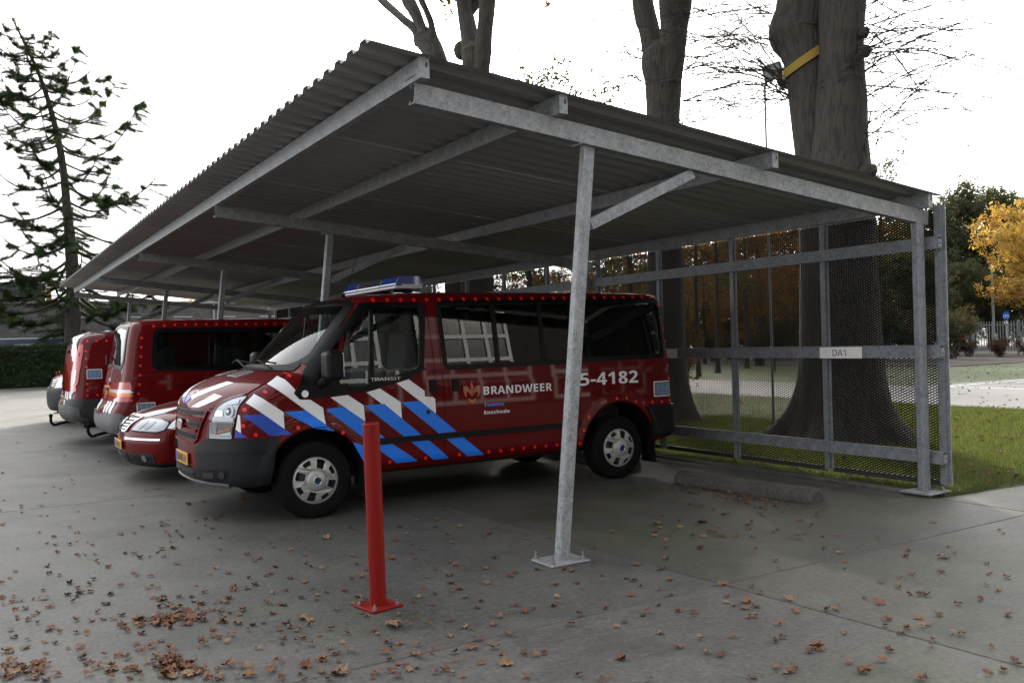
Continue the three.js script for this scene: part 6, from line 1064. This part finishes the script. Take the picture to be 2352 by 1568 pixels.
// ---------- buildings, railing, street furniture ----------
{ // brick building behind the hedge
  const b = thing('brick_building', 'low dark brick building with a pale roof edge behind the hedge', 'building', [0, 0, 0]);
  const brickMap = texture(512, (u, v) => { const row = Math.floor(v * 32), uu = u * 16 + (row % 2) * 0.5, id = Math.floor(uu), fu = uu - id, fv = v * 32 - row, j = fu < 0.05 || fv < 0.13, t = 0.7 + 0.6 * n1((id % 16) + 0.01, row + 0.01, 4096), w = 0.85 + 0.3 * n2(u * 90, v * 90, 512); const l = j ? 0.11 : 0.088 * t * w; return [lin2s(l * 1.06), lin2s(l * 0.97), lin2s(l * 0.95)]; }, true, 1 / 3.4);
  const brick = new THREE.MeshStandardMaterial({ map: brickMap, roughness: 0.95, side: THREE.DoubleSide });
  const wall = part('wall', boxUV(box(64, 4.35, 12, 8, 2.175, -57)), brick, b); part('roof_edge', box(64.2, 0.14, 12.2, 8, 4.42, -57), M(0.25, 0.25, 0.25, 0.6), b);
  for (const x of [9.5, 22]) part('downpipe', cyl(0.06, 0.06, 4.3, 10, x, 2.15, -50.93), M(0.3, 0.32, 0.34, 0.5), b);
  for (let k = 0; k < 5; k++) part('vent', box(1.1, 0.05, 0.03, 2.5 + k * 2.6, 3.55, -50.985), M(0.45, 0.45, 0.45, 0.6), b);
  const up = thing('upper_hall', 'dark ribbed metal upper storey with an orange corner post', 'building', [0, 0, 0]);
  part('wall', box(30, 1.5, 8, -14.2, 5.27, -62), M(0.025, 0.028, 0.028, 0.6), up); for (let k = 0; k < 40; k++) part('rib', box(0.08, 1.46, 0.05, -14.5 + k * 0.38, 5.27, -57.97), M(0.03, 0.033, 0.033, 0.55), up);
  part('corner_post', box(0.28, 1.15, 0.28, 0.98, 5.1, -57.85), M(0.35, 0.14, 0.012, 0.6), up);
}
{ // dark tank-like trailers above the hedge and a skip with blue bags
  const t = thing('container', 'long dark blue container showing above the hedge', 'container', [-1.3, 0, -46.5]);
  const g = new THREE.ExtrudeGeometry(shapeOf(rounded([[-1.1, 0.4], [1.1, 0.4], [1.1, 2.05], [0.95, 2.3], [-0.95, 2.3], [-1.1, 2.05]], 0.1)), { depth: 5.2, bevelEnabled: true, bevelSize: 0.03, bevelThickness: 0.03 }); g.rotateY(Math.PI / 2); g.translate(-0.8, 0, 0); part('body', g, M(0.03, 0.045, 0.07, 0.4), t); part('label_panel', box(0.9, 0.16, 0.02, 0.3, 1.95, 1.15), M(0.25, 0.42, 0.33, 0.6), t); part('wheels', merge([cyl(0.4, 0.4, 2, 16, 0.4, 0.4, 0, 'z')]), rubber, t);
  const t2 = thing('container', 'lower blue container beside the long dark one', 'container', [-5.6, 0, -46.0]); part('body', rbox(6.5, 1.5, 2.2, 0.1, 0, 1.2, 0), M(0.02, 0.07, 0.16, 0.4), t2); part('foot', box(5.8, 0.45, 1.8, 0, 0.225, 0), M(0.02, 0.02, 0.02, 0.7), t2);
  const sk = thing('skip', 'dark open skip behind the panel van', 'skip', [2.0, 0, -43.2]); part('tub', rbox(3.2, 1.5, 1.8, 0.05, 0, 1.3, 0), M(0.02, 0.03, 0.05, 0.5), sk); part('skid', box(2.8, 0.7, 1.4, 0, 0.35, 0), M(0.03, 0.03, 0.03, 0.7), sk);
  for (const [x, r, lab] of [[1.7, 0.36, 'smaller blue plastic bag lying in the skip'], [2.6, 0.46, 'bigger blue plastic bag lying in the skip']]) { const g2 = new THREE.IcosahedronGeometry(r, 5), p = g2.attributes.position; for (let i = 0; i < p.count; i++) { const k = 1 + 0.5 * (n1(p.getX(i) * 4 + 40, p.getY(i) * 5 + p.getZ(i) * 4 + 40, 4096) - 0.5); p.setXYZ(i, p.getX(i) * k * 1.2, p.getY(i) * k * 0.75, p.getZ(i) * k); } g2.computeVertexNormals(); g2.translate(x, 2.22, -43.2); solo('plastic_bag', g2, MP(0.1, 0.35, 0.75, 0.3, { clearcoat: 0.4 }), lab, 'bag'); }
}
{ // railing along the road
  const r = thing('railing', 'grey vertical bar metal railing along the road', 'railing', [0, 0, 0]); const m = M(0.16, 0.18, 0.17, 0.5, { metalness: 0.3 }), pk = box(0.035, 1.75, 0.035), z0 = -14, n = 150, st = 0.155;
  for (let k = 0; k < n; k++) part('picket', pk, m, r).position.set(46 + 0.02, 1.08, z0 - k * st);
  for (let k = 0; k <= 9; k++) part('railing_post', box(0.1, 2.0, 0.1, 46, 1.0, z0 - k * 2.58 - 0.08), m, r);
  for (const y of [0.35, 1.75]) part('rail', box(0.03, 0.05, n * st, 45.99, y, z0 - n * st / 2), m, r);
  const lp = thing('lamp_post', 'plain grey lamp post beside the golden tree', 'lamp post', [60, 0, -31.15]); part('pole', cyl(0.07, 0.1, 6.4, 12, 0, 3.2, 0), M(0.3, 0.31, 0.32, 0.5, { metalness: 0.4 }), lp); part('lamp_head', rbox(0.5, 0.12, 0.2, 0.04, -0.2, 6.4, 0), M(0.3, 0.3, 0.3, 0.5), lp);
  const sg = thing('cycle_sign', 'round blue cycle path sign with a small white plate on a pole', 'sign', [58.4, 0, -29.3]); part('pole', cyl(0.04, 0.04, 2.5, 10, 0, 1.25, 0), M(0.4, 0.4, 0.42, 0.5), sg); const dk = cyl(0.32, 0.32, 0.03, 28, 0, 0, 0, 'x'); dk.rotateY(-0.35); dk.translate(-0.05, 2.45, 0); part('sign_disc', dk, M(0.02, 0.13, 0.6, 0.5), sg);
  const bike = [new THREE.TorusGeometry(0.1, 0.014, 6, 20).translate(-0.13, -0.05, 0), new THREE.TorusGeometry(0.1, 0.014, 6, 20).translate(0.13, -0.05, 0), bar([-0.13, -0.05, 0], [0, 0.06, 0.0001], 0.016, 0.016), bar([0, 0.06, 0], [0.1, 0.06, 0.0001], 0.016, 0.016), bar([0.13, -0.05, 0], [0.09, 0.1, 0.0001], 0.016, 0.016), bar([-0.02, -0.05, 0], [0.1, 0.06, 0.0001], 0.016, 0.016), bar([-0.02, -0.05, 0], [-0.03, 0.1, 0.0001], 0.016, 0.016)]; const bg = merge(bike); bg.rotateY(-Math.PI / 2); bg.translate(-0.02, 0, 0); bg.rotateY(-0.35); bg.translate(-0.05, 2.45, 0); part('cycle_symbol', bg, M(0.85, 0.85, 0.85, 0.5), sg);
  const pl2 = rbox(0.02, 0.2, 0.42, 0.005); pl2.rotateY(-0.35); pl2.translate(-0.05, 1.98, 0); part('plate', pl2, M(0.8, 0.8, 0.8, 0.5), sg);
}
// overhead wires far off at the left
for (let k = 0; k < 4; k++) { const y = [9.6, 9.0, 8.2, 7.7][k] * 2.4, g = new THREE.TubeGeometry(new THREE.CatmullRomCurve3(Array.from({ length: 9 }, (_, i) => new V3(-60 + i * 25, y - 3 * (1 - ((i - 4) / 4) ** 2) - i * 0.35, -150 - i * 2))), 40, 0.022, 4); solo('overhead_wire', g, M(0.1, 0.1, 0.1, 0.7), 'thin overhead power line crossing the sky far behind the conifer', 'wire', 'overhead power lines'); }
{ // fire station opposite, behind the photographer: mirrored in the van windows; dark upper storey added for that
  const s = thing('fire_station', 'dark fire station with white gridded garage doors across the yard', 'building', [0, 0, 0]);
  part('wall', box(52, 13, 8, 12, 6.5, 21), M(0.03, 0.026, 0.024, 0.9), s);
  const pane = MP(0.01, 0.011, 0.013, 0.12), frame = M(0.6, 0.6, 0.58, 0.5);
  const grid = (nm, x, y, w, h, nx, ny) => { const d = part(nm, box(w, h, 0.1, x, y, 16.96), pane, s); for (let i = 0; i <= ny; i++) part('frame_bar', box(w + 0.14, 0.14, 0.06, x, y - h / 2 + i * h / ny, 16.88), frame, d); for (let i = 0; i <= nx; i++) part('frame_bar', box(0.14, h, 0.05, x - w / 2 + i * w / nx, y, 16.88), frame, d); };
  for (let k = 0; k < 9; k++) { grid('garage_door', -9 + k * 5.2, 2.2, 4.2, 4.2, 4, 5); if (k % 3 !== 2) grid('added_upper_window', -9 + k * 5.2, 7.6, 3.6, 2.6, 4, 3); }
  part('fascia', box(52.2, 0.5, 0.3, 12, 5.2, 16.86), M(0.25, 0.25, 0.24, 0.6), s);
}

// ---------- fallen leaves ----------
{
  const star = [[0, 0.5], [0.14, 0.34], [0.36, 0.42], [0.3, 0.2], [0.5, 0.06], [0.3, -0.06], [0.34, -0.3], [0.12, -0.24], [0, -0.42], [-0.12, -0.24], [-0.34, -0.3], [-0.3, -0.06], [-0.5, 0.06], [-0.3, 0.2], [-0.36, 0.42], [-0.14, 0.34]];
  const oval = Array.from({ length: 16 }, (_, i) => { const a = i / 16 * 6.2832, r = 0.34 + 0.1 * Math.sin(a) ** 3 + 0.03 * (i % 2); return [Math.sin(a) * r * 0.9, Math.cos(a) * r * 1.25]; });
  const leaf = (seed, curl, fold, outline) => { const P = [], I = [], q = mulberry(seed); P.push(0, 0, 0); const R2 = outline.map(([x, z]) => [x * (0.7 + 0.6 * q()), z * (0.7 + 0.6 * q())]); for (const s of [0.5, 1]) for (const [x, z] of R2) { const X = x * s, Z = z * s, r = X * X + Z * Z; P.push(X * (1 - 0.35 * fold * Math.abs(X)), curl * r * 0.75 + fold * Math.abs(X) * 0.5 + (q() - 0.5) * 0.22 * s, Z * (1 - 0.2 * curl)); } const n = outline.length; for (let i = 0; i < n; i++) { const j = (i + 1) % n; I.push(0, 1 + j, 1 + i, 1 + i, 1 + j, 1 + n + j, 1 + i, 1 + n + j, 1 + n + i); } let lo = 1e9; for (let i = 1; i < P.length; i += 3) lo = Math.min(lo, P[i]); for (let i = 1; i < P.length; i += 3) P[i] -= lo; const g = new THREE.BufferGeometry(); g.setAttribute('position', new THREE.Float32BufferAttribute(P, 3)); g.setIndex(I); g.computeVertexNormals(); return g; };
  const geos = [leaf(1, 0.5, 0.3, star), leaf(2, -0.4, 0.5, oval), leaf(3, 0.9, 0.1, oval), leaf(4, 0.2, 0.75, star), leaf(5, -0.7, 0.15, oval), leaf(6, 0.6, 0.6, oval), leaf(7, 0.1, 0.9, oval), leaf(8, 1.1, 0.5, oval)];
  const mats = [[0.11, 0.044, 0.022], [0.145, 0.06, 0.03], [0.075, 0.03, 0.016], [0.155, 0.072, 0.034], [0.19, 0.11, 0.056], [0.12, 0.04, 0.017], [0.15, 0.068, 0.024]].map(c => M(c[0], c[1], c[2], 0.8));
  // positions: scattered over the concrete, thick drifts near the left foreground and along the wheel stop
  const spots = []; const q = mulberry(77), rq = (a, b) => a + (b - a) * q();
  const add = (px, py, s = 1) => { const p = pix(px, py); if (p.x > 3.8) return; const d = p.distanceTo(camera.position); spots.push([p.x, p.z, s * rq(0.035, 0.062) * (q() < 0.06 ? 1.6 : 1), d]); };
  for (let i = 0; i < 340; i++) add(rq(0, 2352), 1190 + 378 * Math.pow(q(), 0.9));
  for (let i = 0; i < 220; i++) add(rq(0, 1050), 1150 + 418 * Math.pow(q(), 0.75));
  for (let i = 0; i < 90; i++) add(rq(0, 900), rq(980, 1200), 0.9);
  for (let i = 0; i < 60; i++) add(380 + rq(-1, 1) * rq(0, 110), 1425 + rq(-1, 1) * rq(0, 22)); for (let i = 0; i < 75; i++) add(395 + rq(-1, 1) * rq(0, 60), 1530 + rq(-1, 1) * rq(0, 34)); for (let i = 0; i < 36; i++) add(60 + rq(-1, 1) * 60, 1545 + rq(-1, 1) * 18); for (let i = 0; i < 34; i++) add(rq(200, 560), rq(1530, 1566)); for (let i = 0; i < 30; i++) add(rq(380, 560), rq(1370, 1440));
  for (let i = 0; i < 95; i++) { const z = rq(-1.85, -0.35); spots.push([2.72 - 0.075 * (z + 1.1) - Math.pow(q(), 2) * 0.35, z, rq(0.03, 0.055), 7.2]); }
  for (let i = 0; i < 70; i++) add(rq(1480, 1900), rq(1120, 1240));
  for (let i = 0; i < 8; i++) add([1055, 1080, 1820, 1310, 1790, 1660, 900, 1610][i], [1211, 1490, 1545, 1438, 1437, 1345, 1440, 1258][i], 1.35);
  spots.sort((a, b) => a[3] / a[2] - b[3] / b[2]);
  const inPlate = (x, z) => (Math.abs(x + 1.4) < 0.12 && Math.abs(z - 0.21) < 0.12) || (Math.abs(x) < 0.1 && Math.abs(z) < 0.09);
  const ok = spots.filter(s => !inPlate(s[0], s[1]));
  const rest = [];
  ok.forEach((s, i) => { const gi = Math.floor(q() * geos.length), mi = Math.floor(Math.pow(q(), 1.2) * mats.length), rot = [rq(-0.25, 0.25), rq(0, 6.28), rq(-0.25, 0.25)], y = 0.002 + rq(0, 0.012) * (s[3] < 5 ? 1 : 0.4);
    if (i < 298) { const m = part(numbered('fallen_leaf'), geos[gi], mats[mi], scene); m.userData = { label: 'dry brown curled leaf lying on the grey concrete', category: 'leaf', group: 'leaves fallen on the concrete' }; m.position.set(s[0], y, s[1]); m.rotation.set(...rot); m.scale.setScalar(s[2] * 0.95); }
    else { const g = geos[gi].clone(), o = new THREE.Object3D(); o.position.set(s[0], y, s[1]); o.rotation.set(...rot); o.scale.setScalar(s[2] * 0.95); o.updateMatrix(); g.applyMatrix4(o.matrix); (rest[mi] ??= []).push(g); } });
  const all = []; rest.forEach((l, mi) => { const c = mats[mi].color; for (const g of l) { const n = g.attributes.position.count, a = new Float32Array(n * 3); for (let i = 0; i < n; i++) { a[3 * i] = c.r; a[3 * i + 1] = c.g; a[3 * i + 2] = c.b; } g.setAttribute('color', new THREE.BufferAttribute(a, 3)); all.push(g); } });
  const st = part('leaf_litter', mergeGeometries(all), new THREE.MeshStandardMaterial({ vertexColors: true, roughness: 0.8, side: THREE.DoubleSide }), scene); st.userData = { kind: 'stuff', label: 'scattered small dry leaves further off on the concrete', category: 'leaves' };
  // leaves on the lawn and path
  const N = 2600, im = new THREE.InstancedMesh(geos[0], M(1, 1, 1, 0.8), N), d = new THREE.Object3D(), col = new THREE.Color(); for (let k = 0; k < N; k++) { let x = rq(4.05, 13), z = rq(-14, 0.6); if (k > 1500) { x = rq(12.9, 34); z = rq(-20, 0); } if (z > 0.2 + (x - 4) * 0.06 && x < 12.9) z -= 3; d.position.set(x, x > 12.9 ? 0.02 : rq(0.02, 0.06), z); d.rotation.set(rq(-0.5, 0.5), rq(0, 6.28), rq(-0.5, 0.5)); d.scale.setScalar(rq(0.04, 0.085)); d.updateMatrix(); im.setMatrixAt(k, d.matrix); const c = [[0.17, 0.065, 0.018], [0.11, 0.045, 0.018], [0.22, 0.11, 0.035], [0.08, 0.035, 0.015]][Math.floor(q() * 4)]; col.setRGB(...c); im.setColorAt(k, col); } im.name = 'lawn_leaves'; im.userData = { kind: 'stuff', label: 'orange brown leaves strewn over lawn and path', category: 'leaves' }; im.castShadow = im.receiveShadow = true; scene.add(im);
}

renderer.render(scene, camera);
